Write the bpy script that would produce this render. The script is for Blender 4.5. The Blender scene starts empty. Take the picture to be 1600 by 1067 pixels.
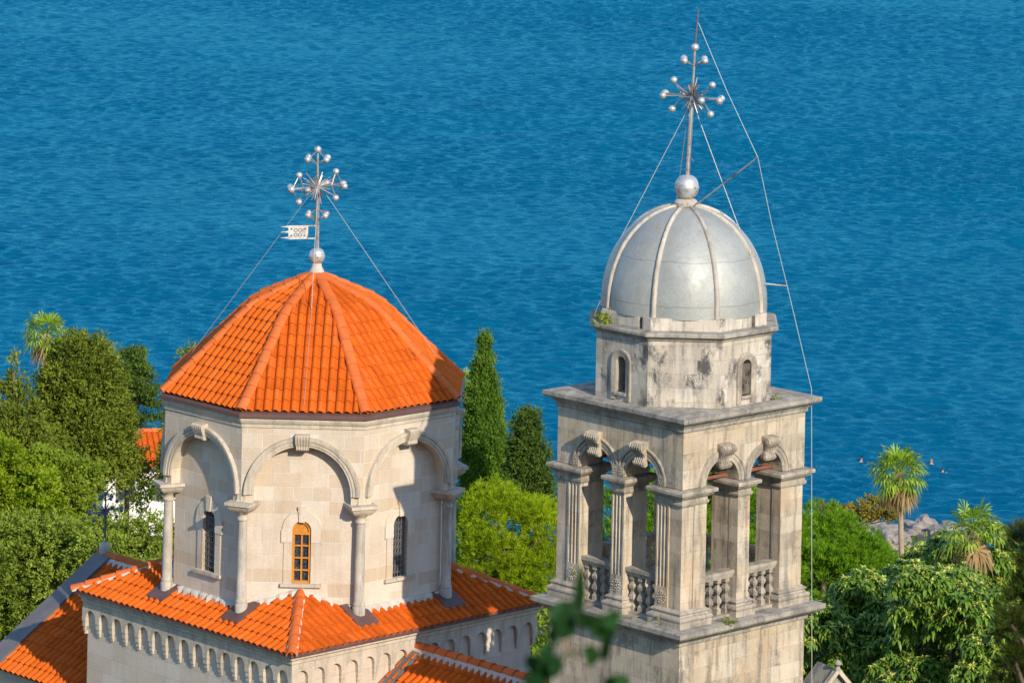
import bpy, bmesh, math, random
import numpy as np
from mathutils import Vector, Matrix
R = math.radians
C = bpy.context.scene.collection
sc = bpy.context.scene

# ------------------------------------------------------------------ camera
F_PX, YH, ROLL, H = 6500.0, -623.76, 0.021, 54.0
cam_d = bpy.data.cameras.new('camera')
cam = bpy.data.objects.new('camera', cam_d); C.objects.link(cam)
cam.matrix_world = Matrix.Translation((0, 0, H)) @ Matrix.Rotation(R(90), 4, 'X') @ Matrix.Rotation(ROLL, 4, 'Z')
cam_d.sensor_width = 36; cam_d.lens = F_PX / 1600 * 36
dy0 = YH - 533.5
cam_d.shift_x = -(-dy0 * math.sin(ROLL)) / 1600
cam_d.shift_y = dy0 * math.cos(ROLL) / 1600
cam_d.clip_start = 1; cam_d.clip_end = 20000
cam_d.dof.use_dof = True; cam_d.dof.focus_distance = 106; cam_d.dof.aperture_fstop = 6.5
sc.camera = cam

# ------------------------------------------------------------------ light
SUN_EL, SUN_AZ = R(26.3), R(-61.8)          # azimuth measured from +X
world = bpy.data.worlds.new('World'); sc.world = world; world.use_nodes = True
wn = world.node_tree; bgn = wn.nodes['Background']
sky = wn.nodes.new('ShaderNodeTexSky'); sky.sky_type = 'NISHITA'; sky.sun_disc = False
sky.sun_elevation = SUN_EL; sky.sun_rotation = R(90) - SUN_AZ
sky.air_density = 1.0; sky.dust_density = 0.3; sky.ozone_density = 3.5
wn.links.new(sky.outputs[0], bgn.inputs[0]); bgn.inputs[1].default_value = 0.148
sun_d = bpy.data.lights.new('sun', 'SUN'); sun_d.energy = 3.0; sun_d.angle = R(0.5); sun_d.color = (1.0, 0.89, 0.72)
sun = bpy.data.objects.new('sun', sun_d); C.objects.link(sun)
sdir = Vector((math.cos(SUN_AZ) * math.cos(SUN_EL), math.sin(SUN_AZ) * math.cos(SUN_EL), math.sin(SUN_EL)))
sun.rotation_euler = sdir.to_track_quat('Z', 'Y').to_euler()
sun.location = (40, -40, 90)
sc.view_settings.view_transform = 'Standard'; sc.view_settings.look = 'None'
sc.view_settings.exposure = 0.84; sc.view_settings.gamma = 1.0
sc.cycles.max_bounces = 6; sc.cycles.transparent_max_bounces = 8

# ------------------------------------------------------------------ helpers
def P(px, py, Y):
    """photo pixel at a given distance -> world point"""
    dx, dy = px - 800, py - 533.5
    c, s = math.cos(ROLL), math.sin(ROLL)
    x = 800 + dx * c + dy * s; y = 533.5 - dx * s + dy * c
    return Vector(((x - 800) / F_PX * Y, Y, H - (y - YH) / F_PX * Y))

def lerp(a, b, t): return a + (b - a) * t

class MB:
    def __init__(s): s.v = []; s.f = []; s.r = []; s.cur = 0.5
    def add(s, pts):
        i = len(s.v); s.v.extend(tuple(p) for p in pts); return i
    def poly(s, pts):
        i = s.add(pts); s.f.append(tuple(range(i, i + len(pts)))); s.r.append(s.cur)
    def grid(s, rows, closed=False):
        n = len(rows[0]); i = s.add([p for r in rows for p in r])
        for a in range(len(rows) - 1):
            for b in range(n if closed else n - 1):
                b2 = (b + 1) % n
                s.f.append((i + a * n + b, i + a * n + b2, i + (a + 1) * n + b2, i + (a + 1) * n + b)); s.r.append(s.cur)
    def box(s, x0, x1, y0, y1, z0, z1, F=None):
        F = F or (lambda x, y, z: (x, y, z))
        i = s.add([F(x, y, z) for z in (z0, z1) for y in (y0, y1) for x in (x0, x1)])
        for q in ((0, 1, 3, 2), (4, 6, 7, 5), (0, 4, 5, 1), (2, 3, 7, 6), (0, 2, 6, 4), (1, 5, 7, 3)):
            s.f.append(tuple(i + k for k in q)); s.r.append(s.cur)
    def lathe(s, prof, n=16, c=(0, 0, 0), rot=0.0, scale=None):
        rows = []
        for r, z in prof:
            rr = max(r, 1e-4) / (math.cos(math.pi / n) if scale == 'ap' else 1)
            rows.append([(c[0] + rr * math.cos(rot + 2 * math.pi * k / n), c[1] + rr * math.sin(rot + 2 * math.pi * k / n), c[2] + z) for k in range(n)])
        s.grid(rows, True)
    def rect(s, cx, cy, hx, hy, prof):
        """moulding round a rectangle; prof = (offset, z)"""
        rows = []
        for o, z in prof:
            a, b = max(hx + o, .001), max(hy + o, .001)
            rows.append([(cx - a, cy - b, z), (cx + a, cy - b, z), (cx + a, cy + b, z), (cx - a, cy + b, z)])
        s.grid(rows, True)
    def tube(s, pts, rad, n=6, cap=True):
        pts = [Vector(p) for p in pts]
        if not hasattr(rad, '__len__'): rad = [rad] * len(pts)
        rows = []
        for k, p in enumerate(pts):
            t = (pts[min(k + 1, len(pts) - 1)] - pts[max(k - 1, 0)]).normalized()
            a = t.cross(Vector((0, 0, 1))) if abs(t.z) < .95 else t.cross(Vector((1, 0, 0)))
            a.normalize(); b = t.cross(a)
            rows.append([p + (a * math.cos(2 * math.pi * q / n) + b * math.sin(2 * math.pi * q / n)) * rad[k] for q in range(n)])
        s.grid(rows, True)
        if cap: s.poly(rows[0]); s.poly(rows[-1])
    def ball(s, c, r, n=14, sq=1.0, seg=8):
        s.lathe([(r * math.sin(math.pi * k / seg) ** sq, -r * math.cos(math.pi * k / seg)) for k in range(seg + 1)], n, c)
    def build(s, name, mat, parent=None, origin=None, smooth=None, clip=None, label=None, uv=True):
        me = bpy.data.meshes.new(name)
        if origin is not None:
            o = Vector(origin); vs = [tuple(Vector(p) - o) for p in s.v]
        else: vs = s.v
        me.from_pydata(vs, [], s.f)
        at = me.attributes.new('rnd', 'FLOAT', 'FACE'); at.data.foreach_set('value', s.r)
        bm = bmesh.new(); bm.from_mesh(me)
        if clip:
            for co, no in clip:
                bmesh.ops.bisect_plane(bm, geom=bm.verts[:] + bm.edges[:] + bm.faces[:], plane_co=co, plane_no=no, clear_outer=True, dist=1e-5)
        else:
            bmesh.ops.remove_doubles(bm, verts=bm.verts[:], dist=2e-4)
            bmesh.ops.recalc_face_normals(bm, faces=bm.faces[:])
        if uv:
            l = bm.loops.layers.uv.new('UVMap')
            for f in bm.faces:
                n = f.normal
                if abs(n.z) > .8: t, w = Vector((1, 0, 0)), Vector((0, 1, 0))
                else:
                    t = Vector((-n.y, n.x, 0)).normalized(); w = Vector((0, 0, 1))
                for lo in f.loops:
                    p = lo.vert.co; lo[l].uv = (p.dot(t), p.dot(w))
        if smooth is not None:
            for f in bm.faces: f.smooth = True
        bm.to_mesh(me); bm.free()
        if smooth is not None: me.set_sharp_from_angle(angle=R(smooth))
        me.materials.append(mat)
        ob = bpy.data.objects.new(name, me); C.objects.link(ob)
        if parent is not None: ob.parent = parent
        if parent is None and origin is not None: ob.location = origin
        if label: ob['label'] = label
        return ob

def empty(name, loc, rz=0.0, label=None, cat=None, group=None):
    o = bpy.data.objects.new(name, None); C.objects.link(o); o.location = loc; o.rotation_euler = (0, 0, rz)
    o.empty_display_size = .3
    if label: o['label'] = label
    if cat: o['category'] = cat
    if group: o['group'] = group
    return o

def face_frame(th):
    n = Vector((math.cos(th), math.sin(th), 0)); t = Vector((-math.sin(th), math.cos(th), 0))
    return (lambda x, d, z: n * d + t * x + Vector((0, 0, z))), n, t

def arch_wall(mb, F, x0, x1, zs, zt, d, arches, depth, n=14, zbot=None, back=True, zb_wall=None):
    """wall slab with round-headed openings: (centre, radius); jambs run from zs down to zbot"""
    zb = zs if zbot is None else zbot
    xs = [x0]
    for cx, r in arches: xs += [cx - r, cx + r]
    xs.append(x1)
    for i in range(0, len(xs), 2):
        a, b = xs[i], xs[i + 1]
        if b - a > 1e-4:
            mb.poly([F(a, d, zb), F(b, d, zb), F(b, d, zt), F(a, d, zt)])
            if back: mb.poly([F(a, d - depth, zb), F(b, d - depth, zb), F(b, d - depth, zt), F(a, d - depth, zt)])
            mb.poly([F(a, d, zb), F(b, d, zb), F(b, d - depth, zb), F(a, d - depth, zb)])
    for cx, r in arches:
        arc = [(cx + r * math.cos(math.pi * (1 - k / n)), zs + r * math.sin(math.pi * k / n)) for k in range(n + 1)]
        path = ([(cx - r, zb)] if zb < zs else []) + arc + ([(cx + r, zb)] if zb < zs else [])
        for (xa, za), (xb, zb2) in zip(arc[:-1], arc[1:]):
            mb.poly([F(xa, d, za), F(xb, d, zb2), F(xb, d, zt), F(xa, d, zt)])
            if back: mb.poly([F(xa, d - depth, za), F(xb, d - depth, zb2), F(xb, d - depth, zt), F(xa, d - depth, zt)])
        mb.grid([[F(x, d, z) for x, z in path], [F(x, d - depth, z) for x, z in path]])

def arch_ring(mb, F, cx, zs, prof, n=20, foot=None):
    """archivolt: prof = (radius, proud distance) swept over the half circle, straight down to foot"""
    rows = []
    if foot is not None: rows.append([F(cx - r, d, foot) for r, d in prof])
    for k in range(n + 1):
        a = math.pi * (1 - k / n)
        rows.append([F(cx + r * math.cos(a), d, zs + r * math.sin(a)) for r, d in prof])
    if foot is not None: rows.append([F(cx + r, d, foot) for r, d in prof])
    mb.grid(rows)
    mb.poly(rows[0]); mb.poly(rows[-1])

# ------------------------------------------------------------------ materials
def new_mat(name):
    m = bpy.data.materials.new(name); m.use_nodes = True
    nt = m.node_tree; return m, nt, nt.nodes['Principled BSDF']
def node(nt, t, **kw):
    n = nt.nodes.new(t)
    for k, v in kw.items():
        if k.startswith('i_'):
            key = k[2:]; key = int(key) if key.isdigit() else key.replace('_', ' ')
            n.inputs[key].default_value = v
        else: setattr(n, k, v)
    return n
def ramp(nt, fac, stops):
    r = nt.nodes.new('ShaderNodeValToRGB'); e = r.color_ramp.elements
    while len(e) < len(stops): e.new(.5)
    for el, (p, c) in zip(e, stops):
        el.position = p; el.color = c if len(c) == 4 else (*c, 1)
    nt.links.new(fac, r.inputs[0]); return r
def mix(nt, fac, a, b, mode='MIX'):
    m = nt.nodes.new('ShaderNodeMix'); m.data_type = 'RGBA'; m.blend_type = mode
    for idx, v in ((0, fac), (6, a), (7, b)):
        if hasattr(v, 'links'): nt.links.new(v, m.inputs[idx])
        elif idx == 0: m.inputs[0].default_value = v
        else: m.inputs[idx].default_value = (*v, 1) if len(v) == 3 else v
    return m.outputs[2]
def noise(nt, vec, scale, detail=4, rough=.6, dist=0.0):
    n = node(nt, 'ShaderNodeTexNoise', i_Scale=scale, i_Detail=detail, i_Roughness=rough, i_Distortion=dist)
    if vec is not None: nt.links.new(vec, n.inputs['Vector'])
    return n
def mapping(nt, vec, scale=(1, 1, 1), loc=(0, 0, 0)):
    m = node(nt, 'ShaderNodeMapping'); m.inputs['Scale'].default_value = scale; m.inputs['Location'].default_value = loc
    nt.links.new(vec, m.inputs['Vector']); return m.outputs[0]

def stone_mat(name, c1, c2, mortar, bw, bh, grey=0.0, streak=0.0, black=0.0, ochre=0.0, blocks=True, bump=.5, msize=.008):
    m, nt, b = new_mat(name)
    tc = node(nt, 'ShaderNodeTexCoord'); ob = tc.outputs['Object']
    if blocks:
        wob = noise(nt, ob, 1.3, 2)
        uv = mix(nt, .05, tc.outputs['UV'], wob.outputs['Color'], 'ADD')
        br = node(nt, 'ShaderNodeTexBrick', offset=.43, offset_frequency=2, squash=.72, squash_frequency=3)
        br.inputs['Scale'].default_value = 1; br.inputs['Brick Width'].default_value = bw; br.inputs['Row Height'].default_value = bh
        br.inputs['Mortar Size'].default_value = msize; br.inputs['Mortar Smooth'].default_value = .3
        br.inputs['Color1'].default_value = (0, 0, 0, 1); br.inputs['Color2'].default_value = (1, 1, 1, 1); br.inputs['Mortar'].default_value = (.5, .5, .5, 1)
        nt.links.new(uv, br.inputs['Vector'])
        mid = tuple((p + q) / 2 for p, q in zip(c1, c2))
        r = ramp(nt, br.outputs['Color'], [(0, c1), (.35, mid), (.75, c2), (1, tuple(x * 1.04 for x in c1))])
        col = mix(nt, br.outputs['Fac'], r.outputs[0], mortar)
    else:
        n0 = noise(nt, ob, 2.2, 5)
        r = ramp(nt, n0.outputs['Fac'], [(.3, c1), (.7, c2)]); col = r.outputs[0]; br = None
    # broad tone patches
    n1 = noise(nt, ob, .9, 5, .65)
    f1 = ramp(nt, n1.outputs['Fac'], [(.38, (0, 0, 0)), (.68, (1, 1, 1))])
    if ochre > 0:
        no = noise(nt, mapping(nt, ob, (1.2, 1.2, .6), (5, 2, 1)), 1.1, 5, .65)
        fo = ramp(nt, no.outputs['Fac'], [(.5, (0, 0, 0)), (.66, (1, 1, 1))])
        k = node(nt, 'ShaderNodeMath', operation='MULTIPLY'); k.inputs[1].default_value = ochre; nt.links.new(fo.outputs[0], k.inputs[0])
        col = mix(nt, k.outputs[0], col, (.50, .33, .17), 'MIX')
    if grey > 0:
        k = node(nt, 'ShaderNodeMath', operation='MULTIPLY'); k.inputs[1].default_value = grey; nt.links.new(f1.outputs[0], k.inputs[0])
        col = mix(nt, k.outputs[0], col, (.22, .20, .17))
    if streak > 0:   # rain streaks, long in z
        n2 = noise(nt, mapping(nt, ob, (3.2, 3.2, .28)), 1.6, 6, .7)
        f2 = ramp(nt, n2.outputs['Fac'], [(.50, (0, 0, 0)), (.63, (1, 1, 1))])
        n2b = noise(nt, ob, 22, 3, .7); f2b = ramp(nt, n2b.outputs['Fac'], [(.3, (.3,) * 3), (.6, (1,) * 3)])
        k = node(nt, 'ShaderNodeMath', operation='MULTIPLY'); nt.links.new(f2.outputs[0], k.inputs[0]); nt.links.new(f2b.outputs[0], k.inputs[1])
        k2 = node(nt, 'ShaderNodeMath', operation='MULTIPLY'); k2.inputs[1].default_value = streak; nt.links.new(k.outputs[0], k2.inputs[0])
        col = mix(nt, k2.outputs[0], col, (.16, .145, .125))
    if black > 0:    # lichen blotches
        n3 = noise(nt, mapping(nt, ob, (1, 1, .62)), 2.2, 8, .78, .3)
        f3 = ramp(nt, n3.outputs['Fac'], [(.48, (0, 0, 0)), (.60, (1, 1, 1))])
        k = node(nt, 'ShaderNodeMath', operation='MULTIPLY'); k.inputs[1].default_value = black; nt.links.new(f3.outputs[0], k.inputs[0])
        if br is not None:            # lichen takes to some blocks and spares others
            fb = ramp(nt, br.outputs['Color'], [(.25, (.15,) * 3), (.7, (1.15,) * 3)]); kb = node(nt, 'ShaderNodeMath', operation='MULTIPLY'); nt.links.new(k.outputs[0], kb.inputs[0]); nt.links.new(fb.outputs[0], kb.inputs[1]); k = kb
        col = mix(nt, k.outputs[0], col, (.085, .083, .08))
    n4 = noise(nt, ob, 30, 4, .7)
    f4 = ramp(nt, n4.outputs['Fac'], [(.3, (.86,) * 3), (.7, (1.06,) * 3)])
    col = mix(nt, 1.0, col, f4.outputs[0], 'MULTIPLY')
    nt.links.new(col, b.inputs['Base Color']); b.inputs['Roughness'].default_value = .88
    b.inputs['Specular IOR Level'].default_value = .25
    bp = node(nt, 'ShaderNodeBump', i_Strength=bump, i_Distance=.02)
    n5 = noise(nt, ob, 14, 6, .7); hgt = n5.outputs['Fac']
    if br is not None:
        s = node(nt, 'ShaderNodeMath', operation='SUBTRACT'); nt.links.new(hgt, s.inputs[0]); nt.links.new(br.outputs['Fac'], s.inputs[1]); hgt = s.outputs[0]
    nt.links.new(hgt, bp.inputs['Height']); nt.links.new(bp.outputs[0], b.inputs['Normal'])
    return m

def plain_mat(name, c, rough=.6, metal=0.0, var=.15, rust=0.0, scale=6.0, bump=0.0, spec=.5):
    m, nt, b = new_mat(name)
    tc = node(nt, 'ShaderNodeTexCoord'); ob = tc.outputs['Object']
    n = noise(nt, ob, scale, 5, .65)
    r = ramp(nt, n.outputs['Fac'], [(.3, tuple(x * (1 - var) for x in c)), (.7, tuple(min(x * (1 + var), .95) for x in c))])
    col = r.outputs[0]
    if rust > 0:
        n2 = noise(nt, ob, scale * .8, 6, .7)
        f = ramp(nt, n2.outputs['Fac'], [(.55 - rust * .25, (0, 0, 0)), (.68, (1, 1, 1))])
        col = mix(nt, f.outputs[0], col, (.22, .085, .035))
    nt.links.new(col, b.inputs['Base Color']); b.inputs['Roughness'].default_value = rough; b.inputs['Metallic'].default_value = metal
    b.inputs['Specular IOR Level'].default_value = spec
    if bump > 0:
        bp = node(nt, 'ShaderNodeBump', i_Strength=bump, i_Distance=.01)
        n3 = noise(nt, ob, scale * 5, 4); nt.links.new(n3.outputs['Fac'], bp.inputs['Height']); nt.links.new(bp.outputs[0], b.inputs['Normal'])
    return m

def tile_mat(name, base, pale, spread=.07):
    m, nt, b = new_mat(name)
    tc = node(nt, 'ShaderNodeTexCoord'); ob = tc.outputs['Object']
    at = node(nt, 'ShaderNodeAttribute', attribute_name='rnd')
    r = ramp(nt, at.outputs['Fac'], [(0, tuple(x * (1 - spread * 1.6) for x in base)), (.5, base), (.86, tuple(min(.9, x * (1 + spread)) for x in base)), (1, pale)])
    n = noise(nt, ob, 3.0, 6, .7)
    f = ramp(nt, n.outputs['Fac'], [(.32, (.86, .83, .82)), (.62, (1.04, 1.04, 1.04))])
    col = mix(nt, 1.0, r.outputs[0], f.outputs[0], 'MULTIPLY')
    n2 = noise(nt, ob, 11, 7, .75)
    f2 = ramp(nt, n2.outputs['Fac'], [(.62, (0, 0, 0)), (.74, (1, 1, 1))])
    k = node(nt, 'ShaderNodeMath', operation='MULTIPLY'); k.inputs[1].default_value = .35; nt.links.new(f2.outputs[0], k.inputs[0])
    col = mix(nt, k.outputs[0], col, (.30, .18, .12))
    nt.links.new(col, b.inputs['Base Color']); b.inputs['Roughness'].default_value = .8; b.inputs['Specular IOR Level'].default_value = .12
    bp = node(nt, 'ShaderNodeBump', i_Strength=.3, i_Distance=.006)
    n3 = noise(nt, ob, 40, 4); nt.links.new(n3.outputs['Fac'], bp.inputs['Height']); nt.links.new(bp.outputs[0], b.inputs['Normal'])
    return m

def leaf_mat(name, dark, light, trans=.3, rough=.55, scale=.6, spec=.12):
    m, nt, b = new_mat(name)
    at = node(nt, 'ShaderNodeAttribute', attribute_name='rnd')
    tc = node(nt, 'ShaderNodeTexCoord')
    n = noise(nt, tc.outputs['Object'], scale, 3)
    a = node(nt, 'ShaderNodeMath', operation='ADD'); nt.links.new(at.outputs['Fac'], a.inputs[0]); nt.links.new(n.outputs['Fac'], a.inputs[1])
    h = node(nt, 'ShaderNodeMath', operation='MULTIPLY'); h.inputs[1].default_value = .5; nt.links.new(a.outputs[0], h.inputs[0])
    r = ramp(nt, h.outputs[0], [(.2, dark), (.8, light)])
    nt.links.new(r.outputs[0], b.inputs['Base Color']); b.inputs['Roughness'].default_value = rough; b.inputs['Specular IOR Level'].default_value = spec
    tr = node(nt, 'ShaderNodeBsdfTranslucent'); hs = node(nt, 'ShaderNodeHueSaturation', i_Saturation=1.1, i_Value=1.5)
    nt.links.new(r.outputs[0], hs.inputs['Color']); nt.links.new(hs.outputs[0], tr.inputs[0])
    ms = node(nt, 'ShaderNodeMixShader'); ms.inputs[0].default_value = trans
    nt.links.new(b.outputs[0], ms.inputs[1]); nt.links.new(tr.outputs[0], ms.inputs[2])
    nt.links.new(ms.outputs[0], nt.nodes['Material Output'].inputs[0])
    return m

M = {}
M['drum'] = stone_mat('drum_stone', (.64, .56, .46), (.54, .43, .31), (.68, .63, .55), .72, .36, grey=.14, streak=.15, ochre=.26)
M['base'] = stone_mat('base_stone', (.62, .55, .46), (.56, .47, .37), (.50, .44, .37), .80, .42, grey=.18, streak=.14, ochre=.12, msize=.006)
M['trim'] = stone_mat('trim_stone', (.62, .54, .43), (.54, .45, .34), (0, 0, 0), 1, 1, grey=.35, streak=.5, black=.15, blocks=False)
M['column'] = stone_mat('column_stone', (.58, .52, .43), (.48, .42, .34), (0, 0, 0), 1, 1, grey=.5, streak=.75, black=.15, blocks=False)
M['tower'] = stone_mat('tower_stone', (.62, .52, .39), (.49, .39, .27), (.50, .42, .32), .74, .40, grey=.40, streak=.85, black=.5, ochre=.62, msize=.006)
M['attic'] = stone_mat('attic_stone', (.64, .57, .47), (.48, .41, .32), (.46, .41, .34), .60, .34, grey=.45, streak=.60, black=.9, msize=.007)
M['ttrim'] = stone_mat('tower_trim_stone', (.52, .44, .33), (.38, .32, .25), (0, 0, 0), 1, 1, grey=.55, streak=.75, black=.5, blocks=False)
M['ledge'] = stone_mat('ledge_stone', (.46, .41, .33), (.34, .31, .26), (0, 0, 0), 1, 1, grey=.7, streak=.5, black=.6, blocks=False)
M['mortar'] = stone_mat('lime_mortar', (.62, .57, .50), (.52, .47, .40), (0, 0, 0), 1, 1, grey=.25, streak=.2, blocks=False)
M['tile'] = tile_mat('roof_tile', (.59, .112, .010), (.60, .13, .018))
M['hip'] = tile_mat('hip_tile', (.62, .145, .036), (.65, .18, .06), .05)
M['brown'] = plain_mat('brown_sheet_metal', (.135, .072, .062), .55, .2, .18, scale=2)
M['grey_sheet'] = plain_mat('grey_sheet_metal', (.17, .155, .145), .55, .3, .18, scale=1.5)
M['steel'] = plain_mat('grey_steel', (.42, .41, .39), .5, .7, .15, rust=.25, scale=4)
M['silver'] = plain_mat('silver_balls', (.52, .51, .49), .48, .5, .15, rust=.12, scale=9)
M['iron'] = plain_mat('black_iron', (.17, .165, .155), .5, .5, .2)
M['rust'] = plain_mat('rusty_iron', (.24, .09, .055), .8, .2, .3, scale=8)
M['wood'] = plain_mat('varnished_wood', (.52, .21, .03), .45, 0, .15, scale=8)
M['wire'] = plain_mat('galvanised_wire', (.36, .34, .31), .5, .5, .1)
M['wpaint'] = plain_mat('worn_white_paint', (.50, .48, .45), .7, 0, .15, rust=.1, scale=7)
M['plaster'] = plain_mat('white_plaster', (.74, .70, .64), .85, 0, .08, scale=1.2)
M['bark'] = plain_mat('bark', (.17, .12, .085), .9, 0, .3, scale=5, bump=.6, spec=.1)
M['palm_bark'] = plain_mat('palm_bark', (.33, .25, .18), .9, 0, .25, scale=6, bump=.6, spec=.1)
M['shade_blue'] = plain_mat('shade_blue_metal', (.12, .15, .19), .45, .3, .15, scale=6)  # blue grey paints the shade onto the left gable cross

def glass_mat():
    m, nt, b = new_mat('leaded_glass')
    tc = node(nt, 'ShaderNodeTexCoord'); n = noise(nt, tc.outputs['Object'], 26, 3)
    r = ramp(nt, n.outputs['Fac'], [(.4, (.012, .016, .022)), (.62, (.055, .07, .09)), (.75, (.16, .19, .22))])
    nt.links.new(r.outputs[0], b.inputs['Base Color']); b.inputs['Roughness'].default_value = .22
    bp = node(nt, 'ShaderNodeBump', i_Strength=.3, i_Distance=.01); nt.links.new(n.outputs['Fac'], bp.inputs['Height']); nt.links.new(bp.outputs[0], b.inputs['Normal'])
    return m
M['glass'] = glass_mat()

def dome_mat():
    m, nt, b = new_mat('silver_dome_paint')
    tc = node(nt, 'ShaderNodeTexCoord'); ob = tc.outputs['Object']
    n = noise(nt, ob, 1.1, 6, .65)
    r = ramp(nt, n.outputs['Fac'], [(.3, (.29, .30, .285)), (.7, (.40, .41, .385))])
    ns = noise(nt, mapping(nt, ob, (4, 4, .5)), 1.5, 5, .7)       # run-off stains
    fs = ramp(nt, ns.outputs['Fac'], [(.55, (0, 0, 0)), (.75, (1, 1, 1))])
    k = node(nt, 'ShaderNodeMath', operation='MULTIPLY'); k.inputs[1].default_value = .35; nt.links.new(fs.outputs[0], k.inputs[0])
    col = mix(nt, k.outputs[0], r.outputs[0], (.46, .40, .32))
    # hairline cracks: edges of big warped cells
    wv = noise(nt, ob, 2.5, 5, .7); wob = mix(nt, .16, ob, wv.outputs['Color'], 'ADD')
    vo = node(nt, 'ShaderNodeTexVoronoi', feature='DISTANCE_TO_EDGE', i_Scale=.55); nt.links.new(wob, vo.inputs['Vector'])
    fc = ramp(nt, vo.outputs['Distance'], [(.0, (1, 1, 1)), (.005, (0, 0, 0))])
    k2 = node(nt, 'ShaderNodeMath', operation='MULTIPLY'); k2.inputs[1].default_value = .22; nt.links.new(fc.outputs[0], k2.inputs[0])
    col = mix(nt, k2.outputs[0], col, (.12, .11, .10))
    sx = node(nt, 'ShaderNodeSeparateXYZ'); nt.links.new(ob, sx.inputs[0])
    nz = noise(nt, ob, 3.0, 4); za = node(nt, 'ShaderNodeMath', operation='MULTIPLY_ADD'); za.inputs[1].default_value = .10; nt.links.new(nz.outputs['Fac'], za.inputs[0]); nt.links.new(sx.outputs['Z'], za.inputs[2])
    for zs_ in (38.02, 36.98):                                  # lapped sheet seams
        zd = node(nt, 'ShaderNodeMath', operation='SUBTRACT'); zd.inputs[1].default_value = zs_; nt.links.new(za.outputs[0], zd.inputs[0])
        ab = node(nt, 'ShaderNodeMath', operation='ABSOLUTE'); nt.links.new(zd.outputs[0], ab.inputs[0])
        sr = ramp(nt, ab.outputs[0], [(.004, (.5,) * 3), (.016, (0, 0, 0))]); col = mix(nt, sr.outputs[0], col, (.14, .13, .115))
    fine = noise(nt, ob, 16, 6, .75); fr_ = ramp(nt, fine.outputs['Fac'], [(.3, (.84, .83, .80)), (.7, (1.06,) * 3)]); col = mix(nt, 1.0, col, fr_.outputs[0], 'MULTIPLY')
    top = noise(nt, mapping(nt, ob, (2.4, 2.4, .35), (7, 3, 0)), 1.6, 6, .7); tr_ = ramp(nt, top.outputs['Fac'], [(.5, (0, 0, 0)), (.72, (.55,) * 3)]); col = mix(nt, tr_.outputs[0], col, (.30, .26, .20))
    nt.links.new(col, b.inputs['Base Color']); b.inputs['Metallic'].default_value = .2
    rr = ramp(nt, noise(nt, ob, 5, 5).outputs['Fac'], [(.3, (.46,) * 3), (.7, (.62,) * 3)]); nt.links.new(rr.outputs[0], b.inputs['Roughness'])
    bp = node(nt, 'ShaderNodeBump', i_Strength=.35, i_Distance=.02)
    nt.links.new(noise(nt, ob, 4, 6, .6).outputs['Fac'], bp.inputs['Height']); nt.links.new(bp.outputs[0], b.inputs['Normal'])
    return m
M['dome'] = dome_mat()

def sea_mat():
    """deep clear water: blue light from below the surface plus a polarised-looking sheen of the sky"""
    m, nt, b = new_mat('sea_water'); nt.nodes.remove(b)
    tc = node(nt, 'ShaderNodeTexCoord'); ob = tc.outputs['Object']
    big = noise(nt, mapping(nt, ob, (.010, .022, 1)), 1, 4, .6)
    r = ramp(nt, big.outputs['Fac'], [(.3, (.0002, .080, .156)), (.7, (.0004, .102, .190))])
    rot = node(nt, 'ShaderNodeMapping'); rot.inputs['Rotation'].default_value = (0, 0, R(-14)); nt.links.new(ob, rot.inputs['Vector']); ob = rot.outputs[0]
    w0 = noise(nt, mapping(nt, ob, (.07, .12, 1)), 1, 3, .5, .5)
    w1 = noise(nt, mapping(nt, ob, (.62, .52, 1)), 1, 4, .6, .7)
    w2 = noise(nt, mapping(nt, ob, (1.9, 1.5, 1)), 1, 3, .6, .4)
    s1 = node(nt, 'ShaderNodeMath', operation='MULTIPLY_ADD'); s1.inputs[1].default_value = .40
    nt.links.new(w2.outputs['Fac'], s1.inputs[0]); nt.links.new(w1.outputs['Fac'], s1.inputs[2])
    s2 = node(nt, 'ShaderNodeMath', operation='MULTIPLY_ADD'); s2.inputs[1].default_value = 1.0
    nt.links.new(w0.outputs['Fac'], s2.inputs[0]); nt.links.new(s1.outputs[0], s2.inputs[2])
    lane = noise(nt, mapping(nt, ob, (.016, .045, 1), (3, 1, 0)), 1, 3, .55, .8)      # wind lanes: rougher and calmer water
    lr = ramp(nt, lane.outputs['Fac'], [(.35, (.55,) * 3), (.62, (1.0,) * 3)]); lm = node(nt, 'ShaderNodeMath', operation='MULTIPLY'); nt.links.new(s2.outputs[0], lm.inputs[0]); nt.links.new(lr.outputs[0], lm.inputs[1])
    bp = node(nt, 'ShaderNodeBump', i_Strength=.6, i_Distance=.5); nt.links.new(lm.outputs[0], bp.inputs['Height'])
    df = node(nt, 'ShaderNodeBsdfDiffuse'); nt.links.new(r.outputs[0], df.inputs[0]); nt.links.new(bp.outputs[0], df.inputs['Normal'])
    gl = node(nt, 'ShaderNodeBsdfGlossy'); gl.inputs['Color'].default_value = (.09, .44, .56, 1); gl.inputs['Roughness'].default_value = .16; nt.links.new(bp.outputs[0], gl.inputs['Normal'])
    fr = node(nt, 'ShaderNodeFresnel'); fr.inputs['IOR'].default_value = 1.33; nt.links.new(bp.outputs[0], fr.inputs['Normal'])
    k = node(nt, 'ShaderNodeMath', operation='MULTIPLY'); k.inputs[1].default_value = .62; nt.links.new(fr.outputs[0], k.inputs[0])
    ms = node(nt, 'ShaderNodeMixShader'); nt.links.new(k.outputs[0], ms.inputs[0]); nt.links.new(df.outputs[0], ms.inputs[1]); nt.links.new(gl.outputs[0], ms.inputs[2])
    nt.links.new(ms.outputs[0], nt.nodes['Material Output'].inputs[0])
    return m

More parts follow.
